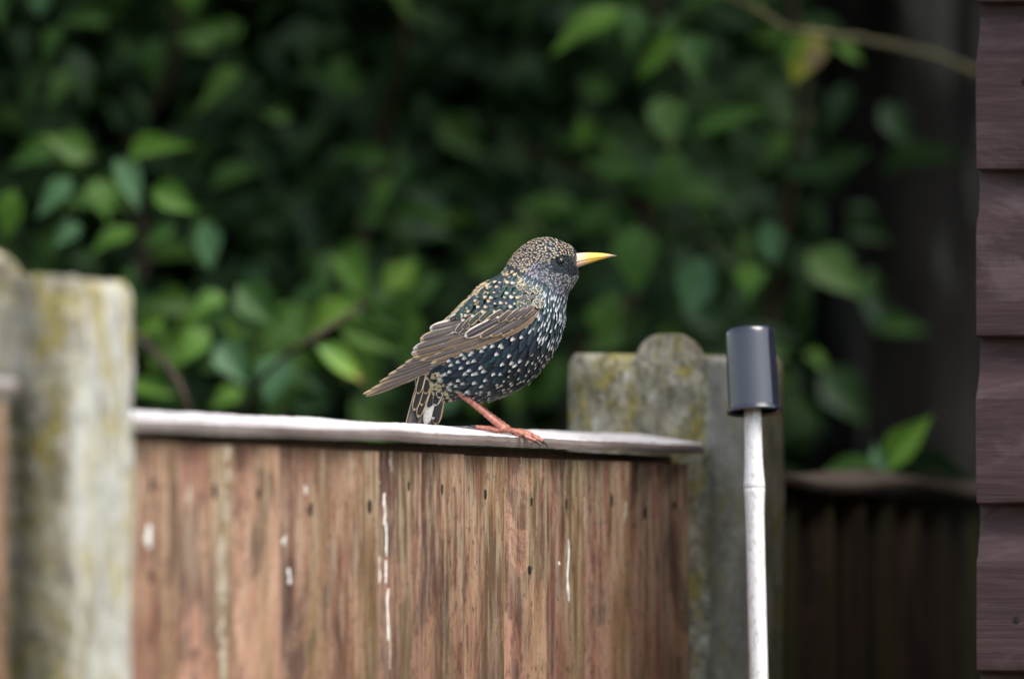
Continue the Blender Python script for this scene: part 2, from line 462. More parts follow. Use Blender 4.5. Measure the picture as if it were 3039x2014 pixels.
def nail_disc(r=0.0052):
    V = [(math.cos(a) * r, -0.0006, math.sin(a) * r * 1.5 - (r * 0.6 if math.sin(a) < -0.5 else 0)) for a in [2 * math.pi * (i + .5) / 10 for i in range(10)]]
    V += [(x * 0.72, 0.0004, z * 0.72) for x, y, z in V]
    F = [tuple(range(19, 9, -1))] + [(i, (i + 1) % 10, 10 + (i + 1) % 10, 10 + i) for i in range(10)]
    me = mesh('nail', V, F, False); me.materials.append(M_NAIL); return me
NAIL = nail_disc()

BOARD_BVH = []
def fence_panel(s_start, length, capz, label, mat_b, mat_c, pitch, nails, cap_extra=None, seed=0, first=0, toff=0.004):
    root = empty('fence_panel', fp(s_start + length / 2, -0.025, 0), label, 'fence panel', 'feather-edge fence panels')
    off = origin_of(root)
    n = int(length / pitch)
    pitch = length / n
    boards = []
    for i in range(first, n):
        s = s_start + i * pitch
        w = pitch + (0.014 if i < n - 1 else -0.034)
        h = capz(s) - 0.0125 - 0.12
        V, F = make_board(w, h, 0.0140 + 0.005 * rng.random(), seed + i * 3.7)
        me = mesh('board', V, F, False); me.materials.append(mat_b)
        o = bpy.data.objects.new('board', me); COL.objects.link(o); o.parent = root
        o.matrix_local = Matrix.Translation(fp(s, -0.028 + toff + (0.0009 if i % 2 else 0), capz(s) - 0.0120 - 0.0016 * rng.random()) - off) @ FMAT
        boards.append(o)
        bv = BVHTree.FromPolygons(V, F)
        BOARD_BVH.append((bv, Matrix.Translation(fp(s, -0.028 + toff + (0.0009 if i % 2 else 0), capz(s) - 0.0123)), root))
        if nails:
            for k in range(1 if rng.random() < 0.75 else 2):
                no = bpy.data.objects.new('nail', NAIL); COL.objects.link(no); no.parent = o
                u = 0.62 + 0.25 * rng.random()
                zz = -0.020 - 0.018 * rng.random() - 0.05 * k
                ht = bv.ray_cast(Vector((u * w, 0.2, zz)), Vector((0, -1, 0)))[0]
                no.location = (u * w, (ht.y if ht else 0.01) + 0.0001, zz)
                no.rotation_euler = (0, 0, 0)
                no.scale = (rng.uniform(0.5, 1.0), 1, rng.uniform(0.35, 0.65))
    # battens behind the boards
    for zb in (0.25, 0.95, 1.62):
        V = [fp(s, t, z) for s in (s_start, s_start + length) for t in (-0.049, -0.0285 + toff) for z in (zb, zb + 0.04)]
        part('batten', V, [(0, 1, 3, 2), (4, 6, 7, 5), (0, 4, 5, 1), (2, 3, 7, 6), (1, 5, 7, 3), (0, 2, 6, 4)], M_BATTEN, root, False)
    V = [fp(s, t, capz(s) + dz) for s in (s_start, s_start + length) for t in (-0.049, -0.0315 + toff) for dz in (-0.055, -0.0075)]
    part('top_batten', V, [(0, 1, 3, 2), (4, 6, 7, 5), (0, 4, 5, 1), (2, 3, 7, 6), (1, 5, 7, 3), (0, 2, 6, 4)], M_BATTEN, root, False)
    # end frame strips
    for sa in (s_start, s_start + length - 0.010):
        V = [fp(s, t, z) for s in (sa, sa + 0.010) for t in (-0.047, -0.0300 + toff) for z in (0.12, capz(sa) - 0.009)]
        part('end_strip', V, [(0, 1, 3, 2), (4, 6, 7, 5), (0, 4, 5, 1), (2, 3, 7, 6), (1, 5, 7, 3), (0, 2, 6, 4)], M_BATTEN, root, False)
    # capping rail: weathered strip, sloping to the front
    V = []
    ns = 150
    secs = [(-0.0004, -0.0074), (0.0004, -0.0037), (0.0, -0.0006), (-0.0010, 0.0), (-0.012, 0.0), (-0.024, 0.0), (-0.036, 0.0), (-0.0485, 0.0), (-0.050, -0.001), (-0.050, -0.009)]
    for i in range(ns + 1):
        s = s_start + (length + 0.002) * i / ns
        wob = noise.noise(Vector((s * 14 + seed, 1, 0))) * 0.0010 + noise.noise(Vector((s * 60 + seed, 2, 0))) * 0.0006
        wz = noise.noise(Vector((s * 5 + seed, 5, 0))) * 0.0012 + noise.noise(Vector((s * 90 + seed, 7, 0))) * 0.0003
        if cap_extra: wz += cap_extra(s)
        for t, dz in secs:
            nn = noise.noise(Vector((s * 70, t * 300, seed))) * 0.0004
            V.append(fp(s, CAP_T0 + t + (wob if t > -0.01 else 0), capz(s) + wz + dz + nn + max(0, -t) * CAP_TAN))
    nc = len(secs)
    F = grid_faces(ns + 1, nc, True)
    F.append(tuple(range(nc))); F.append(tuple(range(ns * nc + nc - 1, ns * nc - 1, -1)))
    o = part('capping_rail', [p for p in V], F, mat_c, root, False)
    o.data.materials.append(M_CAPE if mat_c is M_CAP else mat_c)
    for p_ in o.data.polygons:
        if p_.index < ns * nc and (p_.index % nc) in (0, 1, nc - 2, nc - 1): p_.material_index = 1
    # grain runs along the rail: give it its own axes
    me = o.data
    inv = FMAT.to_3x3().inverted()
    for v in me.vertices: v.co = inv @ v.co
    o.matrix_local = FMAT
    return root, boards

L = PITCH - PW
PAN_S = PW - 0.012 + 0.004
near_panel, _ = fence_panel(-L - 0.002, L - 0.002, lambda s: CAMZ + 0.1300, 'reddish brown fence panel sliver at the left edge before the near post', M_BOARD, M_CAP, 0.125, True, None, 50.0, 4, 0.0105)
main_panel, main_boards = fence_panel(PW + 0.001, PITCH - PW - 0.004, CAPZ, 'weathered brown fence panel with pale capping rail under the starling', M_BOARD, M_CAP, 0.1225, True, None, 0.0)
def make_fcap():
    return plain('dull_brown_capping', (0.095, 0.07, 0.055), 0.8, 0.2, 0.35, 40)
M_FCAP = make_fcap()
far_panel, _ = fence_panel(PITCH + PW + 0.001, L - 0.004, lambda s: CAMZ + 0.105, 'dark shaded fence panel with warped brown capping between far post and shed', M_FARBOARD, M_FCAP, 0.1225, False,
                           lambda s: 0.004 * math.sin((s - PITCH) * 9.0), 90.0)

# chalky droppings and bloom on the main panel: thin raised splashes that follow the boards
bvh_cache = {}
def board_surface(s, z):
    """t of the outermost board face at (s, z) on the main panel"""
    best = -0.03
    for bv, mt, root in BOARD_BVH:
        if root is not main_panel: continue
        o_ = mt.translation - Vector((P_L.x, P_L.y, 0))
        ls = s - o_.dot(DV)
        if -0.002 < ls < 0.16:
            h_ = bv.ray_cast(Vector((ls, 0.2, z - mt.translation.z)), Vector((0, -1, 0)))[0]
            if h_ is not None: best = max(best, h_.y + o_.dot(NV))
    return best
def dropping(px, y0, y1, wpx, m=M_POO, bulb=0.5, seed=0, nseg=22):
    s0 = s_of(px, -0.014); D = fp(s0, -0.014, 0).y
    V = []
    for i in range(nseg + 1):
        a = i / nseg
        z = CAMZ + (HY - (y0 + (y1 - y0) * a)) / FPX * D
        ww = wpx * (math.sin(math.pi * min(1, a * 1.02 + 0.01)) ** 0.35) * (1 - bulb + bulb * a * a) * (0.75 + 0.9 * noise.noise(Vector((seed, a * 7, 0))) + 0.4 * noise.noise(Vector((seed, a * 19, 2))))
        ww = max(0.2, ww)
        dx = noise.noise(Vector((seed + 5, a * 2.5, 0))) * wpx * 0.35
        sl, sr = s_of(px + dx - ww / 2, -0.014), s_of(px + dx + ww / 2, -0.014)
        for k in range(4):
            s = sl + (sr - sl) * k / 3
            V.append(fp(s, board_surface(s, z) + (0.0007 if k in (1, 2) else 0.0001), z))
    part('bird_dropping', V, grid_faces(nseg + 1, 4), m, main_panel)
DROPS = [(1682, 1600, 1782, 11, M_POO, .8), (1487, 1683, 1745, 7, M_POO, .4), (1144, 1462, 1560, 7, M_POO, .1), (1147, 1548, 1650, 5, M_POO, .3), (1146, 1662, 1730, 6, M_POO, .2), (1150, 1745, 1900, 8, M_POO, .4), (1154, 1860, 1985, 5, M_POOG, .1), (1128, 1445, 1472, 11, M_POO, .2),
         (1095, 1415, 1442, 9, M_POO, .3), (1132, 1650, 1730, 8, M_POO, .4), (437, 1555, 1625, 26, M_POO, .3), (560, 1440, 1500, 20, M_POOG, .3), (870, 1685, 1735, 13, M_POO, .3), (858, 1590, 1620, 12, M_POO, .3),
         (1721, 1475, 1570, 10, M_POOG, .3), (1822, 1487, 1550, 11, M_POOG, .5), (906, 1440, 1465, 10, M_POO, .2), (641, 1296, 1372, 20, M_POOG, -.1), (644, 1390, 1440, 14, M_POOG, .2), (638, 1452, 1560, 20, M_POOG, .1), (630, 1585, 1700, 22, M_POOG, 0), (634, 1690, 1800, 26, M_POOG, 0), (628, 1815, 1900, 20, M_POOG, .2), (632, 1890, 2030, 24, M_POOG, 0),
         (1548, 1345, 1390, 5, M_POOG, .2), (1662, 1665, 1676, 5, M_POO, .2), (1158, 1330, 1400, 8, M_POOG, .2), (690, 1500, 1560, 14, M_POOG, .2)]
for i, (px, a, b, w, m, bl) in enumerate(DROPS): dropping(px, a, b, w * 0.8, m, bl, i * 5.3)

# ------------------------------------------------------------------ garden shed on the right
SH0 = at(2912, HY, 7.70)
def shp(x, y, z):   # x along the shed front (to the right, coming nearer), y out of the wall towards us
    return Vector((SH0.x, SH0.y, 0)) + NV * x - DV * y + Vector((0, 0, z))
SMAT = Matrix(((NV.x, -DV.x, 0, 0), (NV.y, -DV.y, 0, 0), (0, 0, 1, 0), (0, 0, 0, 1)))
shed = empty('garden_shed', shp(0.7, -0.6, 0), 'dark brown shiplap timber shed at the right edge', 'shed')
SB = 0.1138
sh_prof = [(0.0120, 0.004), (0.0112, 0.0150), (0.0125, 0.0178), (0.0155, 0.0184), (0.03, 0.0185), (0.060, 0.0185), (0.0830, 0.0185), (0.0865, 0.0176), (0.0895, 0.0152), (0.0930, 0.0118), (0.0975, 0.0088), (0.1030, 0.0066), (0.1090, 0.0050), (0.1150, 0.0034), (0.1300, 0.0030), (0.1300, 0.0), (0.0120, 0.0)]
def shiplap(length, seed):
    V = []; nx = 24
    for i in range(nx + 1):
        x = length * (i / nx) ** 2
        for z, y in sh_prof:
            jz = noise.noise(Vector((x * 9 + seed, z * 50, 0))) * 0.0007
            jx = noise.noise(Vector((seed, z * 160, 3))) * 0.0010 if i == 0 else 0
            V.append((x + jx, y + (jz if y > 0.001 else 0), z + jz))
    nc = len(sh_prof)
    F = grid_faces(nx + 1, nc, True) + [tuple(range(nc)), tuple(range(nx * nc + nc - 1, nx * nc - 1, -1))]
    return V, F
base_z = CAMZ + (HY - 1495) / FPX * 7.70 - 0.0116
k0 = -int((base_z - 0.08) / SB)
for k in range(k0, 4):
    V, F = shiplap(1.5, k * 7.7)
    me = mesh('shiplap_board', V, F, False); me.materials.append(M_SHED)
    o = bpy.data.objects.new('shiplap_board', me); COL.objects.link(o); o.parent = shed
    o.matrix_local = Matrix.Translation(shp(0, 0, base_z + k * SB) - shed.location) @ SMAT
    if k in (-1, 2):
        nl = bpy.data.objects.new('nail', NAIL); COL.objects.link(nl); nl.parent = o
        nl.location = (0.0295 + 0.002 * k, 0.0186, 0.055 + 0.008 * k); nl.scale = (0.5, 1, 0.3)
# side wall boards (receding along the fence), and an unseen roof slab added for shading
SM2 = Matrix(((DV.x, -NV.x, 0, 0), (DV.y, -NV.y, 0, 0), (0, 0, 1, 0), (0, 0, 0, 1)))
me_side = None
for k in range(k0, 4):
    if me_side is None:
        V, F = shiplap(1.9, 3.3); me_side = mesh('shiplap_board', V, F, False); me_side.materials.append(M_SHED)
    o = bpy.data.objects.new('shiplap_board', me_side); COL.objects.link(o); o.parent = shed
    o.matrix_local = Matrix.Translation(shp(0.020, -0.006, base_z + k * SB) - shed.location) @ SM2
top_z = base_z + 4 * SB
V = [shp(x, y, z) for x in (-0.05, 1.6) for y in (0.10, -2.0) for z in (top_z + 0.012, top_z + 0.045)]
part('roof', V, [(0, 1, 3, 2), (4, 6, 7, 5), (0, 4, 5, 1), (2, 3, 7, 6), (1, 5, 7, 3), (0, 2, 6, 4)], M_FELT, shed, False)

# ------------------------------------------------------------------ painted cane and the canister on its tip
CD = 7.25
def lathe(axis_pts, radii, n=28, wob=0.0, seed=0):
    V = []
    d = (axis_pts[-1] - axis_pts[0]).normalized()
    a = d.cross(Vector((0, 1, 0))).normalized(); b = d.cross(a)
    for i, p in enumerate(axis_pts):
        for k in range(n):
            th = 2 * math.pi * k / n
            r = radii[i] * (1 + wob * noise.noise(Vector((math.cos(th) * 2, math.sin(th) * 2, i * 0.7 + seed))))
            V.append(p + a * (math.cos(th) * r) + b * (math.sin(th) * r))
    return V, grid_faces(len(axis_pts), n, True)
MPX = CD / FPX
ctop = at(2229, 1010, CD); cbot = at(2251, 2014, CD)
slope = (cbot - ctop) / (ctop.z - cbot.z)
foot = ctop + slope * (ctop.z - 0.0)
cane = empty('garden_cane', foot, 'white painted bamboo cane standing upright beside the right fence post', 'cane')
def cpt(py):
    z = CAMZ + (HY - py) * MPX
    return ctop + slope * (ctop.z - z)
def seg(name, pts, m):
    P = [cpt(y) for y, r in pts]; Rr = [r * MPX for y, r in pts]
    V, F = lathe(P, Rr, 24, 0.03, pts[0][0])
    F.append(tuple(range(23, -1, -1))); F.append(tuple(range(len(V) - 24, len(V))))
    part(name, V, F, m, cane)
seg('bare_tip', [(1012, 20), (1018, 23), (1100, 24), (1216, 25), (1217, 24)], M_BAREC)
node_ys = [1449]
seg('culm', [(1217.5, 25.2), (1260, 25.6), (1330, 26), (1372, 27), (1405, 29), (1432, 31), (1444, 31.5), (1447, 29.5)], M_CANE)
y0 = 1447.5
for j in range(9):
    y1 = y0 + 920 + 60 * math.sin(j * 2.1)
    if y1 > 9500: y1 = 9700
    r0 = 29.5 - 0.6 * j if j else 29.5
    pts = [(y0, r0), (y0 + 4, r0 + 1.6), (y0 + 14, r0 + 1.2), (y0 + 34, r0 - 0.6), (y0 + 80, r0 - 1.8), (y0 + 200, r0 - 2.2), (y0 + 480, r0 - 2), (y1 - 110, r0 - 1), (y1 - 30, r0 + 1), (y1 - 4, r0 + 2), (y1 - 0.5, r0 - 0.5)]
    seg('culm', pts, M_CANE)
    y0 = y1
    if cpt(y0 + 900).z < 0.02: break
# canister: open end down, lip at the opening, tipped back on the cane
can_c = at(2239, 1222, CD)
can_axis = Vector((-0.050, 0.14, 1.0)).normalized()
can = empty('film_canister', can_c, 'upturned black plastic film canister capping the white cane', 'canister')
def canpt(h): return can_c + can_axis * (h * MPX)
prof = [(4, 72), (0, 76), (-3, 80), (-2, 83), (4, 84), (9, 82.5), (11, 77.5), (13, 75.8), (14.5, 75.5), (16, 75.45), (20, 75.4), (60, 75.2), (150, 74.6), (225, 74), (238, 73.2), (246, 70.5), (250, 65), (251, 40), (251, 1)]
inner = [(244, 1), (244, 60), (238, 70), (150, 72), (4, 72)]
V, F = lathe([canpt(h) for h, r in prof], [r * MPX for h, r in prof], 64)
part('shell', V, F, M_PLASTIC, can)
V, F = lathe([canpt(h) for h, r in reversed(inner)], [r * MPX for h, r in reversed(inner)], 64)
part('inner_wall', V, F, M_PLASTIC, can)

# ------------------------------------------------------------------ starling
K = BIRD_D / FPX      # metres per photograph pixel at the bird
def B3(px, y, py):    # photograph px, depth in px (negative = towards us), photograph py
    return Vector(((px - CX) * K, BIRD_D + y * K, CAMZ + (HY - py) * K))
z_f, _ = cap_z(B3(1500, -45, 0))
bird = empty('starling', Vector((B3(1480, 0, 0).x, BIRD_D, z_f)), 'spotted dark starling with yellow beak perched on the capping rail', 'bird')

ST = [  # back x,y  front x,y  half width
    (1240, 1132, 1300, 1196, 16), (1241, 1100, 1338, 1190, 42), (1252, 1055, 1388, 1184, 66), (1284, 1000, 1445, 1187, 92), (1322, 952, 1516, 1162, 112), (1368, 908, 1582, 1118, 121),
    (1413, 866, 1633, 1052, 122), (1454, 832, 1660, 998, 114), (1488, 810, 1675, 944, 100), (1506, 788, 1680, 898, 84), (1520, 766, 1689, 864, 73), (1540, 743, 1702, 842, 68),
    (1572, 720, 1711, 822, 66), (1609, 708, 1714, 808, 62), (1648, 712, 1713, 797, 52), (1687, 728, 1711, 785, 33), (1710, 744, 1713, 775, 17)]
SUB = 5
SS = catmull(ST, SUB)
def surf(u, th):
    """u 0..16 station, th angle: 0 = front/belly line, pi = back line, sides at +-pi/2 (-pi/2 towards us)"""
    x = max(0.0, min(len(ST) - 1.0001, u)) * SUB
    i = int(x); f = x - i
    a = SS[i] * (1 - f) + SS[min(i + 1, len(SS) - 1)] * f
    bx, by, fx, fy, w = a
    cx, cy = (bx + fx) / 2, (by + fy) / 2
    c, s = math.cos(th), math.sin(th)
    s2 = math.copysign(abs(s) ** 0.92, s)
    return Vector((cx + (fx - bx) / 2 * c, w * s2, cy + (fy - by) / 2 * c))
NTH = 48
BV, BF = [], []
for i in range(len(SS)):
    for j in range(NTH):
        BV.append(surf(i / SUB, 2 * math.pi * j / NTH))
BF = grid_faces(len(SS), NTH, True)
BF.append(tuple(range(NTH))); BF.append(tuple(range((len(SS) - 1) * NTH + NTH - 1, (len(SS) - 1) * NTH - 1, -1)))
bvh = BVHTree.FromPolygons([tuple(v) for v in BV], BF)
def toW(v): return B3(v[0], v[1], v[2])
bcol = []
for v in BV: bcol.append((0.010, 0.013, 0.017))
part('body', [toW(v) for v in BV], BF, M_PLUM, bird, True, bcol)

def inside(poly, x, y):
    r = False; n = len(poly)
    for i in range(n):
        x0, y0 = poly[i]; x1, y1 = poly[(i + 1) % n]
        if (y0 > y) != (y1 > y) and x < (x1 - x0) * (y - y0) / (y1 - y0) + x0: r = not r
    return r
def Zc(zx, zy): return (1050 + zx / 2.45, 670 + zy / 2.45)     # from the close-up view to photograph pixels
WING_POLY = [Zc(*p) for p in [(1330, 480), (1345, 600), (1270, 720), (960, 850), (760, 935), (520, 1030), (430, 1000), (480, 850), (560, 760), (700, 690), (860, 600), (1010, 480), (1130, 440), (1240, 440)]]

def lerp3(a, b, t): return tuple(x + (y - x) * t for x, y in zip(a, b))
class Acc:
    def __init__(s): s.v, s.f, s.c = [], [], []
def body_feather(acc, P, d, nrm, ln, wd, base, tip, spot, lift, camb=0.25, shape='dot'):
    """one contour feather: P root, d direction the tip lies in, nrm outward"""
    side = nrm.cross(d).normalized()
    rows = [0, .40, .62, .76, .90, 1.0]; prof = [.45, .92, 1.0, .90, .58, .14]
    us = [-1, -.5, 0, .5, 1]
    b0 = len(acc.v)
    for i, v in enumerate(rows):
        for j, u in enumerate(us):
            acc.v.append(P + d * (ln * v) + side * (u * prof[i] * wd * 0.5) + nrm * (lift * (0.1 + v) - camb * wd * 0.5 * u * u))
            k = 0.0
            if spot > 0:
                if shape == 'dot': k = 1.0 if (i == 5 or (i == 4 and 1 <= j <= 3)) else 0.0
                elif shape == 'streak': k = 1.0 if (i >= 4 or (i >= 2 and 1 <= j <= 3 and i >= 2 and j == 2) or (i == 3 and 1 <= j <= 3)) else 0.0
                elif shape == 'bigdot': k = 1.0 if (i >= 4 or (i == 3 and 1 <= j <= 3)) else 0.0
                elif shape == 'tip': k = 1.0 if i >= 3 else 0.0
                elif shape == 'fringe': k = 1.0 if (i >= 4 or j in (0, 4)) else 0.0
            acc.c.append(lerp3(base, tip, k * spot))
    acc.f += grid_faces(len(rows), len(us), False, b0)

random.seed(5)
acc = Acc()
def region(x, y, u, th):
    """contour feather size and colours at a place on the body: spacing, length, width, base, tip, spot strength, shape"""
    back = math.cos(th) < -0.35
    j = rng.random()
    if x > 1648 and 761 < y < 804 - max(0, 1690 - x) * 0.25:          # lores: short dark feathers between eye and beak
        return 6.5, 15, 8, (0.006, 0.006, 0.008), (0.14, 0.13, 0.13), 0.12, 'tip'
    if u > 14.6:
        return 6.5, 15, 7, (0.012, 0.012, 0.015), (lerp3((0.52, 0.40, 0.25), (0.42, 0.34, 0.26), j) if y < 760 else (0.34, 0.32, 0.31)), 0.85 if j < .8 else .2, 'tip'
    if u > 9.6:
        lowface = y > 772
        if y < 768 or (back and y < 800):                        # crown and nape, buff flecks
            return 7.2, 20, 7, (0.014, 0.013, 0.018), lerp3((0.50, 0.38, 0.24), (0.38, 0.31, 0.24), j), rng.uniform(.55, 1), 'tip'
        if x > 1610 and y < 840:                                 # cheek, grey and finely flecked
            return 7.0, 18, 8, (0.018, 0.020, 0.028), (0.30, 0.28, 0.28), rng.uniform(.3, 1) if j < .75 else .1, 'tip'
        return 8.0, 22, 8, (0.016, 0.014, 0.032), lerp3((0.30, 0.27, 0.34), (0.38, 0.32, 0.26), j), rng.uniform(.5, 1) if j < .75 else .1, 'streak'
    if u > 8.0:
        if back: return 13, 34, 17, (0.010, 0.022, 0.020), (0.60, 0.45, 0.27), 1.0, 'bigdot'
        return 10.5, 34, 7.2, (0.008, 0.018, 0.026), (0.50, 0.52, 0.56), rng.uniform(.6, 1) if j < .72 else .05, 'streak'
    if u > 6.4:
        if back: return 20, 52, 26, (0.009, 0.028, 0.022), (0.60, 0.45, 0.27), 1.0, 'bigdot'
        return 14, 42, 8.8, (0.007, 0.020, 0.026), (0.56, 0.57, 0.60), rng.uniform(.6, 1) if j < .68 else .05, 'streak'
    if u > 2.6:
        if back: return 24, 58, 30, (0.009, 0.028, 0.022), (0.60, 0.45, 0.27), 1.0, 'bigdot'
        fr = math.cos(th)
        if fr > 0.60: return 15, 46, 15, (0.009, 0.012, 0.016), (0.50, 0.46, 0.40), rng.uniform(.6, 1) if j < .78 else .1, 'dot'
        return 21, 60, 19, (0.006, 0.010, 0.018), (0.62, 0.60, 0.57), rng.uniform(.7, 1) if j < .58 else 0.03, 'dot'
    return 15, 44, 18, (0.012, 0.012, 0.014), lerp3((0.46, 0.36, 0.21), (0.55, 0.48, 0.36), j), 0.95, 'tip'
u = 0.3
while u < 16.0:
    # ring step from the spacing on the near side
    sp = region(*(lambda p: (p.x, p.z))(surf(u, -1.4)), u, -1.4)[0]
    e = 0.05
    du = (surf(u + e, -1.3) - surf(u, -1.3)).length / e
    nsteps = 140
    th = -math.pi + rng.random() * 0.1
    while th < math.pi:
        p = surf(u, th)
        r = region(p.x, p.z, u, th)
        a = (surf(u, th + 0.03) - p).length / 0.03
        th2 = th + rng.uniform(-.18, .18) * r[0] / max(a, 4); u2 = u + rng.uniform(-.3, .3) * sp / max(du, 8)
        p = surf(u2, th2)
        du_v = surf(u2 + 0.04, th2) - surf(u2 - 0.04, th2); dt_v = surf(u2, th2 + 0.03) - surf(u2, th2 - 0.03)
        if du_v.length > 1e-4 and dt_v.length > 1e-4:
            nrm = dt_v.cross(du_v)
            cen = (surf(u2, 0) + surf(u2, math.pi)) / 2
            if nrm.length > 1e-6:
                nrm.normalize()
                if nrm.dot(p - cen) < 0: nrm = -nrm
                d = -du_v.normalized()
                d = (d + dt_v.normalized() * rng.uniform(-.14, .14) - nrm * d.dot(nrm)).normalized()
                if (Vector((p.x + d.x * r[1] * .6, p.z + d.z * r[1] * .6)) - Vector((1662, 777))).length > 16 and not (inside(WING_POLY, p.x + d.x * r[1] * .5, p.z + d.z * r[1] * .5) and abs(p.y) > 30 and u2 < 9.2):
                    sz = rng.uniform(.85, 1.15)
                    body_feather(acc, p + nrm * 0.5, d, nrm, r[1] * sz, r[2] * rng.uniform(.9, 1.15), lerp3(r[3], rng.choice([(0.012, 0.05, 0.04), (0.035, 0.016, 0.05), (0.01, 0.025, 0.05), (0.015, 0.014, 0.016)]), rng.random() * .35), r[4], r[5], 2.0 + 0.05 * r[1], 0.22, r[6])
        th += r[0] / max(a, 4)
    u += sp * 0.95 / max(du, 8)
pl = part('plumage', [toW(v) for v in acc.v], acc.f, M_PLUM, bird, True, acc.c)
pl['kind'] = 'stuff'

# ---- wings
def hit_y(x, z):
    h = bvh.ray_cast(Vector((x, -400, z)), Vector((0, 1, 0)))
    return -h[0].y if h[0] is not None else 0.0
AX0, AX1 = Vector((1600, 890)), Vector((1075, 1168))
def wing_y(x, z):
    acc_ = 0.0
    for ox in (-22, 0, 22):
        for oz in (-22, 0, 22):
            acc_ += hit_y(x + ox, z + oz)
    h = acc_ / 9
    d = AX1 - AX0; t = max(0, min(1, ((Vector((x, z)) - AX0).dot(d)) / d.length_squared))
    tab = [0, 0, 30, 58, 74, 70, 60, 46, 34, 24, 16]
    i = min(9, int(t * 10)); f = t * 10 - i
    return max(h, tab[i] * (1 - f) + tab[i + 1] * f)
def vane(root2, tip2, wd, off, cen, edge, parent, side, name, ctrl=None, ew=0.24, point=0.5, rachis=None, edge_low=None, coll=None, yfun=None):
    """one long feather lying on the folded wing; coordinates in photograph pixels"""
    a = Vector(root2); c = Vector(tip2); b = Vector(ctrl) if ctrl else (a + c) / 2
    rows = [0, .12, .28, .45, .62, .76, .86, .92, .96, .985, 1.0]
    def prof(v): return min(1, .55 + v * 1.6) * (1 if v < .7 else max(0.04, max(0.0, 1 - ((v - .7) / .3) ** 2) ** point))
    us = [-1, -1 + ew * .9, -1 + ew * 1.1, -.07, 0, .07, 1 - ew * 1.1, 1 - ew * .9, 1]
    V, C = [], []
    el = edge_low if edge_low else edge
    ra = rachis if rachis else lerp3(cen, edge, .45)
    for v in rows:
        p = a * (1 - v) ** 2 + b * (2 * v * (1 - v)) + c * v * v
        tg = ((b - a) * (1 - v) + (c - b) * v).normalized()
        pr = Vector((-tg.y, tg.x))
        if pr.y < 0: pr = -pr          # pr points down in the picture
        hw = wd * .5 * prof(v)
        yb = (yfun or wing_y)(p.x, p.y)
        for u in us:
            q = p + pr * (u * hw)
            y = 0.6 * (yfun or wing_y)(q.x, q.y) + 0.4 * yb + off - 0.16 * wd * u * u - (4 if v < .05 else 0)
            V.append(Vector((q.x, -y, q.y)))
            col = cen
            if u <= -1 + ew * .95: col = edge
            elif u >= 1 - ew * .95: col = el
            if v >= .955: col = edge
            if abs(u) < .03 and v < .95: col = ra
            C.append(col)
    F = grid_faces(len(rows), len(us))
    if side > 0: V = [Vector((v.x, -v.y, v.z)) for v in V]
    if coll is not None:
        b0 = len(coll.v); coll.v += V; coll.c += C; coll.f += [tuple(b0 + i for i in f) for f in F]; return
    part(name, [toW(v) for v in V], F, M_FLIGHT, parent, True, C)

BUFF = (0.52, 0.38, 0.24); TAN = (0.36, 0.25, 0.155); DK = (0.045, 0.038, 0.042); GREY = (0.105, 0.086, 0.082); PALE = (0.66, 0.58, 0.50); BRN = (0.17, 0.115, 0.072)
prim = [  # root, tip, ctrl, width, centre, edge   (close-up view coordinates), lowest layer first
    ((1240, 735), (66, 1222), (760, 985), 46, BRN, BUFF), ((1180, 745), (85, 1238), (700, 990), 40, GREY, TAN), ((1200, 740), (120, 1192), (740, 965), 46, GREY, TAN),
    ((1150, 760), (185, 1135), (720, 945), 46, GREY, TAN), ((1100, 765), (250, 1085), (700, 930), 46, GREY, BUFF), ((1080, 770), (310, 1045), (700, 915), 44, GREY, TAN), ((1060, 780), (372, 1000), (700, 905), 44, GREY, BUFF)]
sec = [((1180, 760), (560, 1005), (880, 900), 42, BRN, BUFF), ((1150, 750), (480, 985), (820, 900), 42, GREY, BUFF), ((1120, 740), (430, 962), (800, 880), 44, BRN, BUFF), ((1060, 740), (424, 945), (760, 862), 44, GREY, BUFF),
       ((1000, 745), (418, 930), (720, 842), 60, BRN, PALE)]
tert = [((930, 755), (430, 900), (690, 812), 62, GREY, PALE), ((900, 715), (482, 832), (690, 765), 62, GREY, BUFF), ((860, 680), (552, 752), (700, 715), 52, GREY, PALE), ((840, 640), (690, 695), (760, 665), 46, DK, PALE)]
gcov = [((1330, 640), (1075, 812), (1230, 745), 44, BRN, TAN), ((1345, 600), (1140, 770), (1270, 690), 40, DK, BUFF), ((1310, 640), (1060, 795), (1180, 735), 46, DK, BUFF), ((1270, 645), (990, 812), (1120, 735), 46, GREY, BUFF), ((1210, 650), (915, 822), (1050, 745), 52, DK, BUFF), ((1130, 650), (806, 815), (950, 740), 62, DK, PALE)]
mcov = [((860, 650), (742, 785), (790, 730), 40, DK, PALE), ((920, 640), (790, 762), (840, 700), 40, DK, BUFF), ((960, 620), (835, 728), (880, 680), 40, (0.02, 0.04, 0.035), BUFF), ((1020, 610), (915, 700), (960, 660), 42, (0.02, 0.04, 0.035), BUFF), ((1090, 620), (985, 690), (1030, 660), 40, DK, BUFF),
        ((1150, 620), (1050, 705), (1100, 670), 38, DK, BUFF), ((1210, 610), (1110, 700), (1160, 660), 38, DK, BUFF), ((1260, 600), (1165, 685), (1210, 650), 36, DK, BUFF), ((1310, 580), (1215, 672), (1260, 630), 36, DK, BUFF)]
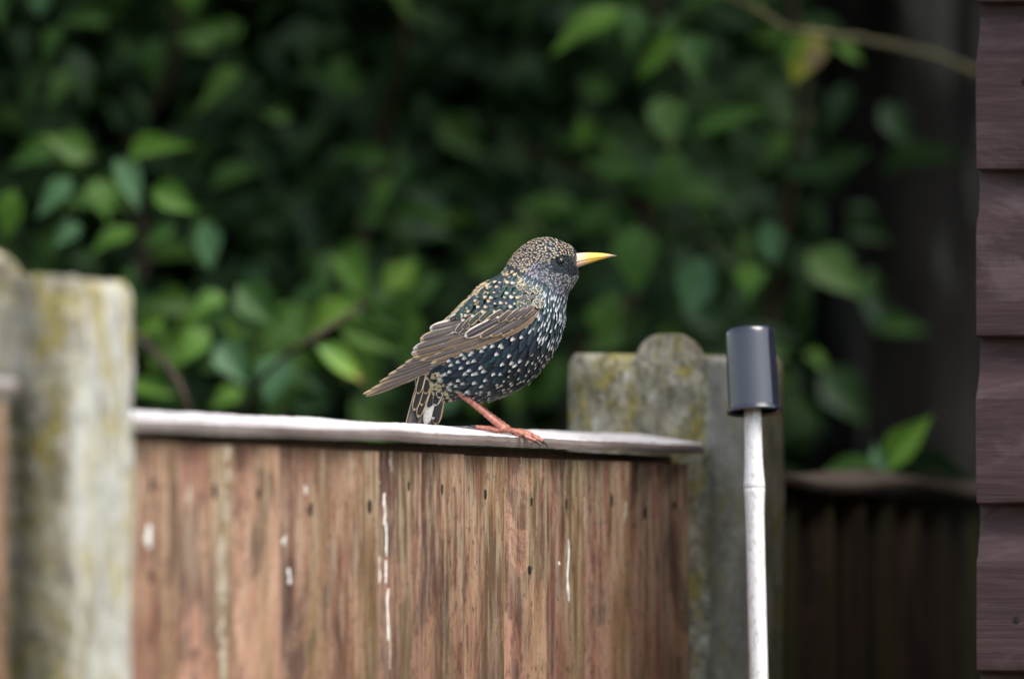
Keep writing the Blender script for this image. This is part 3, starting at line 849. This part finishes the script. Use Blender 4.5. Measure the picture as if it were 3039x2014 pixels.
def wing(side):
    w = part('wing', [toW(Vector((x, -side * -1 * 0 + (-1 if side < 0 else 1) * max(2, wing_y(x, z) - 3), z))) for x, z in WPTS], WFAC, M_FLIGHT, bird, True, [(0.02, 0.02, 0.022)] * len(WPTS))
    off = 3.0
    for grp, nm, step in ((prim, 'primary_feather', 0.8), (sec, 'secondary_feather', 0.7), (tert, 'tertial_feather', 0.8), (gcov, 'covert_feather', 0.6), (mcov, 'covert_feather', 0.4)):
        for r, t, c, wd, ce, ed in grp:
            vane(Zc(*r), Zc(*t), wd / 2.45 * 1.25, off, ce, lerp3(ed, ce, rng.random() * .35), w, side, nm, Zc(*c), rng.uniform(.26, .42) if nm != 'primary_feather' else rng.uniform(.36, .55), rng.uniform(.45, .6))
            off += step
        off += 0.5
    # small scapular and lesser covert feathers: green black with a buff tip
    a = Acc()
    poly = [(720, 668), (830, 585), (940, 500), (1045, 432), (1130, 440), (1250, 440), (1345, 490), (1362, 560), (1330, 640), (1210, 660), (1060, 690), (930, 690), (820, 720)]
    pts = []
    for row in range(-2, 30):
        for k in range(-2, 40):
            zx = 640 + k * 44 + (row % 2) * 22 + rng.uniform(-7, 7); zy = 380 + row * 33 + rng.uniform(-6, 6)
            if inside(poly, zx, zy): pts.append((zx, zy))
    for _ in range(45):
        zx, zy = rng.uniform(1180, 1350), rng.uniform(450, 640)
        if inside(poly, zx, zy): pts.append((zx, zy))
    pts.sort(key=lambda p: p[0] * .8 - p[1] * .6)
    for i, (zx, zy) in enumerate(pts):
        x, z = Zc(zx, zy)
        sh = zx > 1190
        ln, wd = (17, 13) if sh else (30, 18)
        def wp(x, z): return Vector((x, -(wing_y(x, z)), z))
        p = wp(x, z)
        ang = R(128 + rng.uniform(-8, 8) - (12 if zx < 900 else 0))
        d2 = Vector((-math.cos(math.pi - ang) if False else math.cos(ang), 0, math.sin(ang)))
        q = wp(x + d2.x * 12, z + d2.z * 12); d = (q - p).normalized()
        e1 = wp(x + 10, z) - wp(x - 10, z); e2 = wp(x, z + 10) - wp(x, z - 10)
        nrm = e1.cross(e2).normalized()
        if nrm.y > 0: nrm = -nrm
        d = (d - nrm * d.dot(nrm)).normalized()
        base = lerp3((0.012, 0.040, 0.030), (0.020, 0.026, 0.040), rng.random())
        if sh: base = lerp3(base, (0.10, 0.075, 0.05), .5 * rng.random())
        root = p - d * ln * .8 + nrm * ((off - 7 + i * 0.02) * min(1.0, 0.12 + wing_y(x, z) / 75))
        body_feather(a, root, d, nrm, ln, wd, base, lerp3((0.58, 0.42, 0.24), (0.66, 0.58, 0.46), rng.random()), 1.0 if rng.random() < .8 else 0.15, 2.2, .25, ('bigdot' if rng.random() < .6 else 'dot') if not sh else 'fringe')
    V = a.v if side < 0 else [Vector((v.x, -v.y, v.z)) for v in a.v]
    o = part('lesser_covert_plumage', [toW(v) for v in V], a.f, M_PLUM, w, True, a.c); o['kind'] = 'stuff'
# soft under-surface of the folded wing that the feathers are laid on
WPTS, WFAC = [], []
_top = [Zc(*p) for p in [(1340, 500), (1150, 450), (960, 500), (800, 610), (640, 730), (520, 850), (440, 950), (330, 1050), (200, 1140)]]
_bot = [Zc(*p) for p in [(1330, 610), (1220, 710), (1060, 800), (900, 870), (760, 930), (640, 985), (520, 1030), (380, 1085), (210, 1150)]]
for a_, b_ in zip(catmull(_top, 4), catmull(_bot, 4)):
    for k in range(7):
        q = a_ + (b_ - a_) * k / 6; WPTS.append((q[0], q[1]))
WFAC = grid_faces(len(WPTS) // 7, 7)
wing(-1); wing(1)

# ---- tail: fan of feathers hanging behind the rail, with chevron-marked undertail coverts
def tail_y(x, z): return 10.0
tail = part('tail', [toW(Vector((x, y, z))) for x, z in [(1262, 1100), (1240, 1180), (1215, 1262), (1318, 1150), (1300, 1200), (1275, 1268)] for y in (-5, 5)],
            [(0, 2, 8, 6), (2, 4, 10, 8), (1, 7, 9, 3), (3, 9, 11, 5), (0, 1, 3, 2), (2, 3, 5, 4), (6, 8, 9, 7), (8, 10, 11, 9), (4, 5, 11, 10), (0, 6, 7, 1)], M_FLIGHT, bird, True, [(0.03, 0.026, 0.028)] * 12)
WHT = (0.56, 0.54, 0.50); BLK = (0.014, 0.013, 0.016)
tf = [((1300, 1120), (1268, 1300), 30, GREY, PALE), ((1290, 1115), (1250, 1306), 28, DK, BUFF), ((1280, 1110), (1232, 1308), 28, GREY, PALE), ((1268, 1105), (1216, 1304), 26, DK, BUFF), ((1258, 1100), (1204, 1296), 24, GREY, BUFF)]
for sgn in (-1, 1):
    for i, (a, b, wd, ce, ed) in enumerate(tf):
        vane(a, b, wd, 2 + (5 - i) * 2.0, ce, ed, tail, sgn, 'tail_feather', None, .2, .6, None, None, None, lambda x, z, i=i: 6.0 + 3 * i)
    cov = [((1312, 1150), (1292, 1262), 30, BLK, TAN), ((1318, 1130), (1284, 1245), 32, BLK, WHT), ((1300, 1128), (1262, 1262), 30, WHT, WHT), ((1296, 1120), (1272, 1215), 28, BLK, WHT), ((1312, 1122), (1290, 1205), 28, BLK, WHT), ((1282, 1112), (1240, 1240), 26, BLK, BUFF), ((1284, 1105), (1250, 1205), 26, BLK, BUFF),
           ((1266, 1098), (1228, 1220), 24, BLK, BUFF), ((1280, 1090), (1262, 1170), 24, BLK, BUFF), ((1262, 1085), (1240, 1170), 22, BLK, BUFF), ((1318, 1120), (1302, 1182), 24, BLK, WHT)]
    for i, (a, b, wd, ce, ed) in enumerate(cov):
        vane(a, b, wd, 20 + i * 1.4, ce, ed, tail, sgn, 'undertail_covert', None, .28, .6, ce, None, None, lambda x, z: 6.0 + max(0, (1180 - z)) * 0.16)

# ---- beak
def beak_half(name, top, bot, wds, cols, y_sharp):
    n = 16; V, C = [], []
    for (tx, ty), (bx, by), w, c in zip(top, bot, wds, cols):
        for k in range(n):
            th = 2 * math.pi * k / n
            f = (1 - math.cos(th)) / 2
            wf = (1 - (1 - f) ** 2.2) ** 0.5 if y_sharp > 0 else (1 - f ** 2.2) ** 0.5
            sg = 1 if math.sin(th) >= 0 else -1
            if (y_sharp > 0 and f > .999) or (y_sharp < 0 and f < .001): wf = 0
            V.append(toW(Vector((tx + (bx - tx) * f, w * wf * sg, ty + (by - ty) * f)))); C.append(c)
    F = grid_faces(len(top), n, True) + [tuple(range(n - 1, -1, -1)), tuple(range(len(V) - n, len(V)))]
    part(name, V, F, M_BEAK, bird, True, C)
PINK = (0.70, 0.50, 0.40); CRE = (0.80, 0.62, 0.36); YEL = (0.84, 0.52, 0.07); GTIP = (0.14, 0.12, 0.12)
bc = [PINK, PINK, CRE, (0.82, 0.50, 0.12), YEL, YEL, (0.62, 0.36, 0.08), GTIP, GTIP]
xs_ = [1700, 1712, 1728, 1745, 1765, 1785, 1803, 1818, 1830]
beak_half('upper_mandible', [(1700, 752), (1712, 751), (1728, 750), (1745, 749), (1765, 749.5), (1785, 750.5), (1803, 752.5), (1818, 755), (1831, 758)],
          [(1700, 781), (1710, 779), (1726, 775), (1745, 771), (1765, 767), (1785, 764), (1803, 761.5), (1818, 760), (1831, 759.2)], [16, 16, 14.5, 12.5, 10.5, 8.5, 6.3, 4, 1.2], bc, 1)
bc2 = [PINK, PINK, (0.74, 0.50, 0.34), (0.80, 0.46, 0.14), (0.78, 0.43, 0.05), (0.70, 0.38, 0.045), (0.5, 0.27, 0.06), GTIP, GTIP]
beak_half('lower_mandible', [(1698, 781.6), (1709, 779.6), (1726, 775.6), (1745, 771.6), (1765, 767.6), (1785, 764.6), (1803, 762), (1816, 760.6), (1826, 760)],
          [(1698, 799), (1706, 798), (1724, 790), (1745, 783), (1765, 776.5), (1785, 770.5), (1803, 765.6), (1816, 762.6), (1826, 761)], [15.5, 15.5, 14, 12, 10, 8, 5.8, 3.5, 1], bc2, -1)
# ---- eyes
for sgn in (-1, 1):
    ex, ez = 1662, 777
    ey = hit_y(ex, ez)
    c = Vector((ex, ey - 5.0, ez)); r = 13.0
    V = []
    for i in range(13):
        ph = math.pi * i / 12
        for k in range(20):
            t = 2 * math.pi * k / 20
            V.append(c + Vector((math.sin(ph) * math.cos(t) * r, math.cos(ph) * r, math.sin(ph) * math.sin(t) * r)))
    V = [Vector((v.x, v.y * -1 if sgn < 0 else v.y, v.z)) for v in V]
    eye = part('eye', [toW(v) for v in V], grid_faces(13, 20, True), M_EYE, bird)
    ring = [Vector((c.x + math.cos(t) * 13, ey + 1.0, c.z + math.sin(t) * 12)) for t in [2 * math.pi * k / 24 for k in range(25)]]
    ring = [Vector((v.x, -v.y if sgn < 0 else v.y, v.z)) for v in ring]
    V, F = tube([toW(v) for v in ring], 2.3 * K, 6, False)
    part('eyelid', V, F, M_LID, eye)

# ---- legs, toes, claws
def on_rail(px, y, lift):
    """world point over the rail at photograph x px, depth y px, lift px above the wood"""
    p = B3(px, y, 0); z, t = cap_z(p)
    if t > CAP_T0: z -= 0.001
    return Vector((p.x, p.y, z + lift * K))
for sgn, yl, dx in ((-1, -38, 0), (1, 62, 12)):
    hip = toW(Vector((1392 + dx * .3, yl * .9, 1128))); ank = toW(Vector((1368 + dx * .4, yl, 1166)))
    joint = on_rail(1496 + dx, yl, 13)
    V, F = tube([toW(Vector((1400 + dx * .3, yl * .8, 1105))), hip, toW(Vector((1380 + dx * .3, yl, 1150))), ank], [30 * K, 24 * K, 15 * K, 9.5 * K], 12)
    cols_ = []
    a = Acc()
    thigh = part('thigh', V, F, M_PLUM, bird, True, [(0.10, 0.08, 0.06)] * len(V))
    for i in range(46):
        f = rng.random(); t = rng.uniform(0, 2 * math.pi)
        c = Vector((1396 + dx * .3, yl * .85, 1112)).lerp(Vector((1372 + dx * .4, yl, 1160)), f)
        rad = 25 * (1 - f) + 11 * f
        nrm = Vector((math.cos(t), math.sin(t), -0.1)).normalized()
        body_feather(a, c + nrm * rad, Vector((-.45, 0, 1)).normalized(), nrm, 17, 8, (0.02, 0.018, 0.018), lerp3((0.46, 0.38, 0.28), (0.38, 0.28, 0.17), rng.random()), 1.0, 2.0, .2, 'tip')
    tp = part('thigh_plumage', [toW(v) for v in a.v], a.f, M_PLUM, thigh, True, a.c); tp['kind'] = 'stuff'
    ff = [-.06 + 1.06 * i / 44 for i in range(45)]
    leg = [ank + (joint - ank) * f for f in ff]
    V, F = tube(leg, [float(np.interp(f, (-.06, 0, .08, .25, .5, .75, .92, 1.0), (10, 12.5, 11.5, 9.6, 9.0, 9.6, 11, 11.5))) * (1 + 0.055 * (1 if (i // 2) % 2 else -1)) * K for i, f in enumerate(ff)], 12)
    lg = part('leg', V, F, M_LEG, bird)
    def toe(nm, pts, r0, r1, claw):
        P = [Vector(p) for p in pts]
        P2 = [Vector(q) for q in catmull([tuple(p) for p in P], 3)]
        rr = []
        for i in range(len(P2)):
            f = i / (len(P2) - 1)
            rr.append((r0 * (1 - f) + r1 * f) * (1 + 0.16 * math.cos(f * 3 * 2 * math.pi)) * K)
        V, F = tube(P2, rr, 9); t_ = part(nm, V, F, M_LEG, lg)
        C2 = [P2[-1]] + [Vector(c) for c in claw]
        C2 = [Vector(q) for q in catmull([tuple(p) for p in C2], 3)]
        V, F = tube(C2, [r1 * .95 * K * (1 - i / (len(C2) - 1)) + 0.5 * K for i in range(len(C2))], 8)
        part('claw', V, F, M_CLAW, lg)
    ed = 1556 + (yl + 0) * 0.2186
    def over(px, y, down):
        p = on_rail(ed - 2, y, 7); q = B3(px, y, 0); return Vector((q.x, q.y, p.z - down * K))
    toe('toe', [joint, on_rail(1522 + dx, yl - 8, 11), on_rail(ed - 8, yl - 18, 8), over(ed + 22, yl - 26, 8), over(ed + 42, yl - 32, 17)], 8.5, 5.5, [over(ed + 53, yl - 34, 26), over(ed + 55, yl - 36, 38)])
    toe('toe', [joint, on_rail(1520 + dx, yl + 10, 12), on_rail(ed - 12, yl + 24, 13), over(ed + 12, yl + 32, 2), over(ed + 26, yl + 36, 9)], 8, 5, [over(ed + 38, yl + 38, 18), over(ed + 42, yl + 38, 30)])
    toe('toe', [joint, on_rail(1516 + dx, yl - 24, 12), on_rail(ed - 22, yl - 46, 15), over(ed + 4, yl - 58, 0)], 8, 5, [over(ed + 12, yl - 62, 10), over(ed + 11, yl - 64, 28)])
    toe('hind_toe', [joint, on_rail(1474 + dx, yl + 2, 8), on_rail(1442 + dx, yl + 4, 9), on_rail(1412 + dx, yl + 5, 8)], 8.5, 6, [on_rail(1400 + dx, yl + 5, 9), on_rail(1385 + dx, yl + 6, 2)])

# ------------------------------------------------------------------ shrubs behind the fence
LP = [(0, .03), (.07, .36), (.18, .78), (.30, .99), (.42, .98), (.56, .80), (.70, .53), (.83, .27), (.93, .09), (1.0, .0)]
def leaf_mesh(name, fold, droop, curl, m, wav):
    V = []
    for v, w in LP:
        for u in (-1, -.5, 0, .5, 1):
            V.append((v, u * w * .5, fold * abs(u) * w * .5 - droop * v * v - curl * (v - .5) ** 2 + wav * math.sin(v * 9) * abs(u) * .05))
    me = mesh(name, V, grid_faces(len(LP), 5)); me.materials.append(m); return me
def leaf_set(m): return [leaf_mesh('leaf', rng.uniform(.15, .6), rng.uniform(0.02, .30), rng.uniform(-.1, .25), m, rng.uniform(-1, 1)) for _ in range(5)]
SETS = {'g': leaf_set(M_LEAF), 'b': leaf_set(M_LEAFB), 'p': leaf_set(M_LEAFP), 'd': leaf_set(M_LEAFD), 'y': [leaf_mesh('leaf', .25, .12, .1, M_TURN, .5)], 't': [leaf_mesh('leaf', .3, .15, .1, M_TIP, .5)]}
def leaf_matrix(base, tip, width, tilt):
    ex = tip - base; ln = ex.length; ex.normalize()
    n = Vector((tilt[0], -1.0, tilt[1])); n = (n - ex * n.dot(ex)).normalized()
    ey = n.cross(ex)
    M = Matrix.Identity(4)
    for i in range(3):
        M[i][0] = ex[i] * ln; M[i][1] = ey[i] * width; M[i][2] = n[i] * ln; M[i][3] = base[i]
    return M
def put_leaf(root, key, M):
    o = bpy.data.objects.new('leaf', rng.choice(SETS[key])); COL.objects.link(o); o.parent = root
    o.matrix_local = Matrix.Translation(-root.location) @ M
    return o
FS = 1.2845          # the overview picture's pixels to photograph pixels
# base x,y  tip x,y  width (overview px), kind, depth
HERO_R = [
 (1438, 16, 1255, 113, 62, 'b', 9.2), (1462, 10, 1458, 126, 82, 'g', 9.3), (1557, 78, 1465, 190, 66, 'b', 9.2), (1576, 82, 1624, 186, 74, 'g', 9.2), (1876, 62, 1830, 202, 96, 'y', 9.15), (1925, 105, 2000, 140, 42, 'b', 9.4),
 (1350, 185, 1418, 222, 72, 'g', 9.7), (1528, 222, 1556, 340, 95, 'g', 9.4), (1606, 305, 1772, 240, 70, 'g', 9.3), (1484, 392, 1336, 370, 70, 'g', 9.5), (1554, 342, 1524, 500, 92, 'g', 9.4), (1344, 270, 1360, 352, 62, 'b', 9.6),
 (1325, 532, 1405, 470, 78, 'g', 9.6), (1470, 520, 1468, 682, 104, 'g', 9.3), (1764, 512, 1790, 618, 78, 'p', 9.2), (1730, 606, 1732, 690, 72, 'b', 9.2), (1636, 595, 1592, 745, 108, 'p', 9.2), (1870, 580, 1998, 680, 105, 'g', 9.5),
 (1660, 345, 1664, 436, 92, 'd', 9.9), (1840, 300, 1890, 350, 60, 'd', 10.0), (1895, 392, 2012, 348, 72, 'd', 9.9), (2035, 402, 2250, 352, 66, 'd', 10.0), (1010, 270, 1132, 370, 82, 'g', 9.9), (905, 528, 1108, 488, 66, 'b', 9.8),
 (1060, 915, 1000, 955, 60, 'p', 9.4), (1180, 800, 1196, 965, 66, 'g', 9.5), (1390, 690, 1410, 790, 105, 'g', 9.5), (1310, 830, 1260, 930, 80, 'g', 9.5), (1130, 870, 1085, 960, 60, 'b', 9.5), (1440, 760, 1350, 820, 72, 'g', 9.6),
 (1560, 700, 1500, 780, 80, 'd', 9.8), (1900, 850, 2010, 980, 110, 'd', 9.9), (1960, 500, 2060, 560, 60, 'd', 10.0), (1720, 0, 1760, 40, 52, 'b', 9.6), (1860, 820, 1920, 850, 40, 'b', 9.7), (1830, 560, 1790, 640, 60, 'd', 9.9),
 (1160, 690, 1060, 640, 70, 'd', 9.9), (1620, 400, 1700, 480, 90, 'd', 9.8), (1420, 590, 1330, 620, 72, 'd', 9.8), (1270, 480, 1200, 420, 66, 'd', 10.0), (1450, 450, 1380, 470, 70, 'd', 9.8), (1180, 140, 1260, 190, 60, 'd', 10.1), (2000, 680, 2060, 770, 60, 'd', 10.1)]
HERO_L = [
 (212, 360, 95, 306, 62, 'g', 9.0), (266, 368, 324, 492, 60, 'p', 8.95), (295, 372, 450, 332, 72, 'b', 9.0), (350, 436, 460, 486, 64, 'b', 9.0), (164, 412, 82, 500, 58, 'p', 8.95), (32, 438, 10, 562, 60, 'b', 9.0), (182, 515, 122, 572, 48, 'p', 9.0),
 (312, 528, 190, 580, 58, 'b', 9.0), (404, 520, 322, 570, 48, 'g', 9.0), (468, 512, 484, 630, 76, 'p', 8.95), (372, 86, 346, 206, 80, 'g', 9.4), (85, -30, 98, 46, 54, 'p', 9.2), (440, -40, 436, 44, 64, 'b', 9.3), (560, 58, 466, 98, 64, 'g', 9.6),
 (220, 415, 254, 505, 74, 'b', 9.1), (130, 330, 20, 380, 60, 'g', 9.2), (378, 732, 302, 774, 50, 'b', 8.9), (520, 682, 434, 724, 56, 'b', 8.95), (550, 660, 652, 756, 86, 'g', 8.9), (482, 760, 398, 846, 66, 'b', 8.9), (506, 792, 572, 890, 76, 'p', 8.9),
 (644, 820, 618, 936, 80, 'p', 8.85), (808, 705, 698, 772, 64, 'b', 9.0), (786, 750, 928, 815, 66, 'g', 9.0), (732, 798, 854, 884, 58, 't', 8.85), (692, 850, 760, 914, 50, 'd', 9.0), (300, 888, 404, 908, 52, 'b', 8.95), (770, 590, 864, 692, 84, 'b', 9.2),
 (1004, 632, 896, 704, 76, 'g', 9.3), (850, 565, 764, 592, 60, 'g', 9.4), (838, 430, 892, 524, 66, 'd', 9.7), (430, 800, 340, 830, 60, 'g', 9.1), (600, 790, 700, 700, 70, 'g', 9.1), (560, 900, 480, 940, 60, 'b', 9.0), (680, 930, 760, 940, 60, 'd', 9.1),
 (440, 690, 330, 700, 62, 'g', 9.2), (620, 640, 540, 640, 60, 'd', 9.4), (160, 590, 230, 620, 50, 'd', 9.4), (250, 240, 340, 300, 70, 'd', 9.6), (130, 180, 40, 160, 60, 'd', 9.6), (560, 320, 640, 380, 66, 'd', 9.7), (700, 330, 620, 300, 70, 'd', 9.8),
 (540, 210, 470, 260, 60, 'd', 9.7), (720, 470, 640, 510, 60, 'd', 9.6), (30, 60, 60, 150, 60, 'd', 9.6), (900, 90, 980, 140, 60, 'd', 10.0), (690, 150, 770, 120, 64, 'd', 9.9), (960, 420, 900, 370, 60, 'd', 9.9)]
shrub_l = empty('broadleaf_shrub', (-0.45, 9.6, 0), 'dense green broad-leaved shrub behind the fence, left of the starling', 'shrub', 'shrubs behind the fence')
shrub_r = empty('broadleaf_shrub', (0.15, 9.9, 0), 'dark leafy shrub with one yellowing leaf, above and right of the starling', 'shrub', 'shrubs behind the fence')
for root, L_ in ((shrub_l, HERO_L), (shrub_r, HERO_R)):
    for bx, by, tx, ty, w, k, D in L_:
        D += 0.38
        a = at(bx * FS, by * FS, D); ln = math.hypot(tx - bx, ty - by) * FS / FPX * D
        b = at(tx * FS, ty * FS, D + 0.012 * rng.uniform(-1.2, .6))
        tilt = (rng.uniform(-.35, .45), rng.uniform(.25, 1.0) if k in 'bp' else rng.uniform(-.1, .7))
        put_leaf(root, k, leaf_matrix(a, b, w * FS / FPX * D * rng.uniform(.85, 1.15), tilt))

def branch(root, pts, r0, r1, m=M_TWIG):
    P = [Vector(q) for q in catmull([tuple(p) for p in pts], 5)]
    P = [p + noise.noise_vector(p * 9) * 0.004 for p in P]
    V, F = tube(P, [r0 + (r1 - r0) * i / (len(P) - 1) for i in range(len(P))], 7)
    part('branch', V, F, m, root)
A = lambda x, y, D: at(x * FS, y * FS, D)
branch(shrub_r, [A(1150, 300, 10.2), A(1250, 360, 10.15), A(1380, 430, 10.1), A(1500, 490, 10.0), A(1640, 560, 9.9), A(1770, 622, 9.9)], 0.0022, 0.0014)
branch(shrub_r, [A(1640, -40, 9.5), A(1720, 10, 9.4), A(1810, 62, 9.3), A(1890, 75, 9.2), A(2000, 95, 9.5), A(2130, 120, 9.7), A(2260, 165, 9.8)], 0.0022, 0.0034, M_TWIGY)
branch(shrub_r, [Vector((0.12, 10.35, 0.0)), Vector((0.10, 10.35, 0.7)), A(1320, 1100, 10.3), A(1420, 800, 10.3), A(1500, 490, 10.3), A(1560, 200, 10.2), A(1500, -60, 10.1), Vector((0.02, 9.9, 2.9))], 0.012, 0.003)
branch(shrub_r, [Vector((0.16, 10.4, 0.0)), Vector((0.2, 10.4, 0.9)), A(1760, 1000, 10.4), A(1800, 600, 10.3), A(1850, 250, 10.2), A(1830, -80, 10.1), Vector((0.25, 10.0, 3.0))], 0.011, 0.003)
branch(shrub_l, [A(300, 760, 9.1), A(360, 815, 9.05), A(412, 885, 9.0), A(440, 960, 9.0)], 0.0035, 0.0028)
branch(shrub_l, [Vector((-0.45, 10.2, 0.0)), Vector((-0.42, 10.2, 0.8)), A(200, 1100, 10.1), A(330, 600, 10.1), A(300, 330, 10.2), A(420, -40, 10.1), Vector((-0.3, 9.8, 2.9))], 0.012, 0.003)
branch(shrub_l, [Vector((-0.40, 10.3, 0.0)), Vector((-0.3, 10.3, 0.9)), A(640, 1050, 10.2), A(700, 780, 10.2), A(820, 620, 10.3), A(880, 300, 10.4), A(930, -50, 10.2), Vector((-0.15, 10.0, 2.8))], 0.012, 0.003)
branch(shrub_l, [A(560, 960, 9.2), A(610, 870, 9.1), A(720, 790, 9.0), A(840, 700, 9.1)], 0.003, 0.002)

# further single leaves, nearest the camera side of each shrub
def leaf_dir():
    a = rng.uniform(-math.pi, math.pi)
    return Vector((math.cos(a), rng.uniform(-.6, .2), math.sin(a) * .8 - .45)).normalized()
def spread(root, n, x0, x1, y0, y1, Dlo, Dhi, keys, skip=None):
    k = 0
    while k < n:
        fx, fy = rng.uniform(x0, x1), rng.uniform(y0, y1)
        if skip and skip(fx, fy): continue
        D = rng.uniform(Dlo, Dhi); ln = rng.uniform(.026, .062)
        a = A(fx, fy, D); d = leaf_dir()
        put_leaf(root, rng.choice(keys), leaf_matrix(a, a + d * ln, ln * rng.uniform(.38, .60), (rng.uniform(-.6, .6), rng.uniform(-.1, .9))))
        k += 1
spread(shrub_l, 130, -40, 1000, -40, 950, 9.7, 10.4, 'ggddd', lambda x, y: (x > 560 and y < 380 and rng.random() < .7) or rng.random() < .25 * (y < 280))
spread(shrub_l, 45, 280, 960, 640, 960, 9.5, 9.9, 'gbgg')
spread(shrub_r, 130, 1000, 2080, -40, 960, 9.9, 10.6, 'ggddd', lambda x, y: (x > 1750 and rng.random() < .7) or (x < 1250 and y < 400 and rng.random() < .5))

# the mass of leaves behind, too many to count
def leaf_cloud(name, root, n, boxes, m, size, seed):
    r = np.random.default_rng(seed)
    tpl = np.array([[v, u * w * .5, .25 * abs(u) * w - .15 * v * v] for v, w in [(0, .05), (.22, .8), (.48, 1), (.75, .58), (1, 0)] for u in (-1, 0, 1)])
    tf_ = np.array(grid_faces(5, 3))
    P = np.vstack([np.column_stack([r.uniform(b[0], b[1], k), r.uniform(b[2], b[3], k), r.uniform(b[4], b[5], k)]) for b, k in boxes])
    n = len(P)
    a = r.uniform(-np.pi, np.pi, n)
    ex = np.column_stack([np.cos(a), r.uniform(-.7, .4, n), np.sin(a) * .8 - .4]); ex /= np.linalg.norm(ex, axis=1)[:, None]
    nn = np.column_stack([r.uniform(-.7, .7, n), r.uniform(-1, .2, n), r.uniform(.0, 1.0, n)])
    nn -= ex * (nn * ex).sum(1)[:, None]; nn /= np.linalg.norm(nn, axis=1)[:, None]
    ey = np.cross(nn, ex)
    ln = r.uniform(*size, n)[:, None, None]
    V = P[:, None, :] + ln * (tpl[None, :, 0, None] * ex[:, None, :] + tpl[None, :, 1, None] * .56 * ey[:, None, :] + tpl[None, :, 2, None] * .6 * nn[:, None, :])
    V = V.reshape(-1, 3) - np.array(origin_of(root))
    F = (tf_[None] + (np.arange(n) * len(tpl))[:, None, None]).reshape(-1, 4)
    me = bpy.data.meshes.new(name)
    me.vertices.add(len(V)); me.vertices.foreach_set('co', V.ravel().astype(np.float32))
    me.loops.add(F.size); me.loops.foreach_set('vertex_index', F.ravel().astype(np.int32))
    me.polygons.add(len(F)); me.polygons.foreach_set('loop_start', (np.arange(len(F)) * 4).astype(np.int32))
    me.polygons.foreach_set('use_smooth', np.ones(len(F), dtype=bool))
    me.update(calc_edges=True); me.validate()
    me.materials.append(m)
    o = bpy.data.objects.new(name, me); COL.objects.link(o); o.parent = root; o['kind'] = 'stuff'
    return o
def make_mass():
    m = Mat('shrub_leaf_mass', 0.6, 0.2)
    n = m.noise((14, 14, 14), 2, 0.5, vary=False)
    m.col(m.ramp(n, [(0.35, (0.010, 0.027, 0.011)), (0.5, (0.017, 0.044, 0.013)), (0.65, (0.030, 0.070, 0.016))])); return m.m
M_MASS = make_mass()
leaf_cloud('foliage', shrub_l, 0, [((-1.7, -0.16, 9.9, 11.3, 0.5, 3.2), 9000), ((-1.7, -0.16, 8.9, 10.5, 2.42, 3.3), 7500), ((-1.2, -.16, 9.3, 9.9, 0.6, 1.62), 2200)], M_MASS, (.03, .055), 1)  # includes an unseen overhang, added above to shade the leaves
leaf_cloud('backing_foliage', shrub_l, 0, [((-2.2, -0.1, 11.1, 12.9, 0.1, 3.9), 15000)], M_MASS, (.12, .19), 11)  # backing leaves added to block sky light from behind
leaf_cloud('foliage', shrub_r, 0, [((-0.16, 0.27, 10.2, 11.3, 0.5, 3.2), 3000), ((-0.16, 0.9, 9.0, 10.6, 2.46, 3.3), 7000), ((-.16, .35, 9.6, 10.2, 0.6, 1.62), 1000)], M_MASS, (.03, .055), 2)  # upper layer is an unseen overhang added for shade
leaf_cloud('backing_foliage', shrub_r, 0, [((-0.1, 2.0, 11.1, 12.9, 0.1, 3.9), 15000)], M_MASS, (.12, .19), 12)  # added backing that closes off the sky on this side

# young sprig over the far panel
sprig = empty('young_sprig', (0.33, 9.35, 0), 'small sprig with one upright pointed leaf above the dark far panel', 'plant')
for bx, by, tx, ty, w, k, D, tl in [(2046, 1092, 2156, 952, 72, 'b', 9.2, (.2, .8)), (2046, 1090, 2014, 1018, 34, 'p', 9.19, (-.6, .7)), (2030, 1078, 1872, 1092, 40, 'g', 9.22, (0, .9)), (2070, 1082, 2262, 1108, 44, 'd', 9.25, (0, .8)), (2130, 1090, 2200, 1075, 30, 'd', 9.3, (0, .7))]:
    a = A(bx, by, D); b = A(tx, ty, D + .01)
    put_leaf(sprig, k, leaf_matrix(a, b, w * FS / FPX * D * 1.1, tl))
branch(sprig, [Vector((0.33, 9.35, 0.0)), Vector((0.33, 9.33, 0.9)), A(2060, 1300, 9.28), A(2050, 1090, 9.2)], 0.005, 0.002)

# old tree: trunk in the dark gap, unseen crown added above to shade the shrubs
tree = empty('old_tree', (0.36, 10.75, 0), 'rough dark tree trunk with pale lichen streaks in the gap beside the shed', 'tree')
V = []
zs = [i * 0.06 for i in range(66)]
for z in zs:
    r0 = 0.115 - 0.012 * z + 0.06 * math.exp(-z * 5)
    for k in range(40):
        t = 2 * math.pi * k / 40
        rr = r0 * (1 + 0.13 * noise.noise(Vector((math.cos(t) * 4, math.sin(t) * 4, z * 1.3))) + 0.08 * noise.noise(Vector((math.cos(t) * 12, math.sin(t) * 12, z * 4))))
        V.append(Vector((0.36 + 0.02 * math.sin(z) + math.cos(t) * rr, 10.75 + math.sin(t) * rr, z)))
part('trunk', V, grid_faces(len(zs), 40, True), M_BARK, tree)
for bx, by_, bz in ((-1.0, 10.0, 4.3), (-0.3, 9.4, 4.5), (1.1, 10.2, 4.4), (0.5, 11.5, 4.8)):
    P = catmull([(0.38, 10.75, 3.5), ((0.38 + bx) / 2, (10.75 + by_) / 2, 4.05), (bx, by_, bz)], 6)
    V, F = tube([Vector(p) for p in P], [0.07 - 0.05 * i / (len(P) - 1) for i in range(len(P))], 10)
    part('limb', V, F, M_BARK, tree)
leaf_cloud('crown', tree, 0, [((-1.8, 1.5, 9.2, 12.2, 3.6, 4.9), 9000), ((-1.2, 1.1, 9.6, 11.8, 4.9, 5.5), 3500)], M_MASS, (.06, .11), 3)
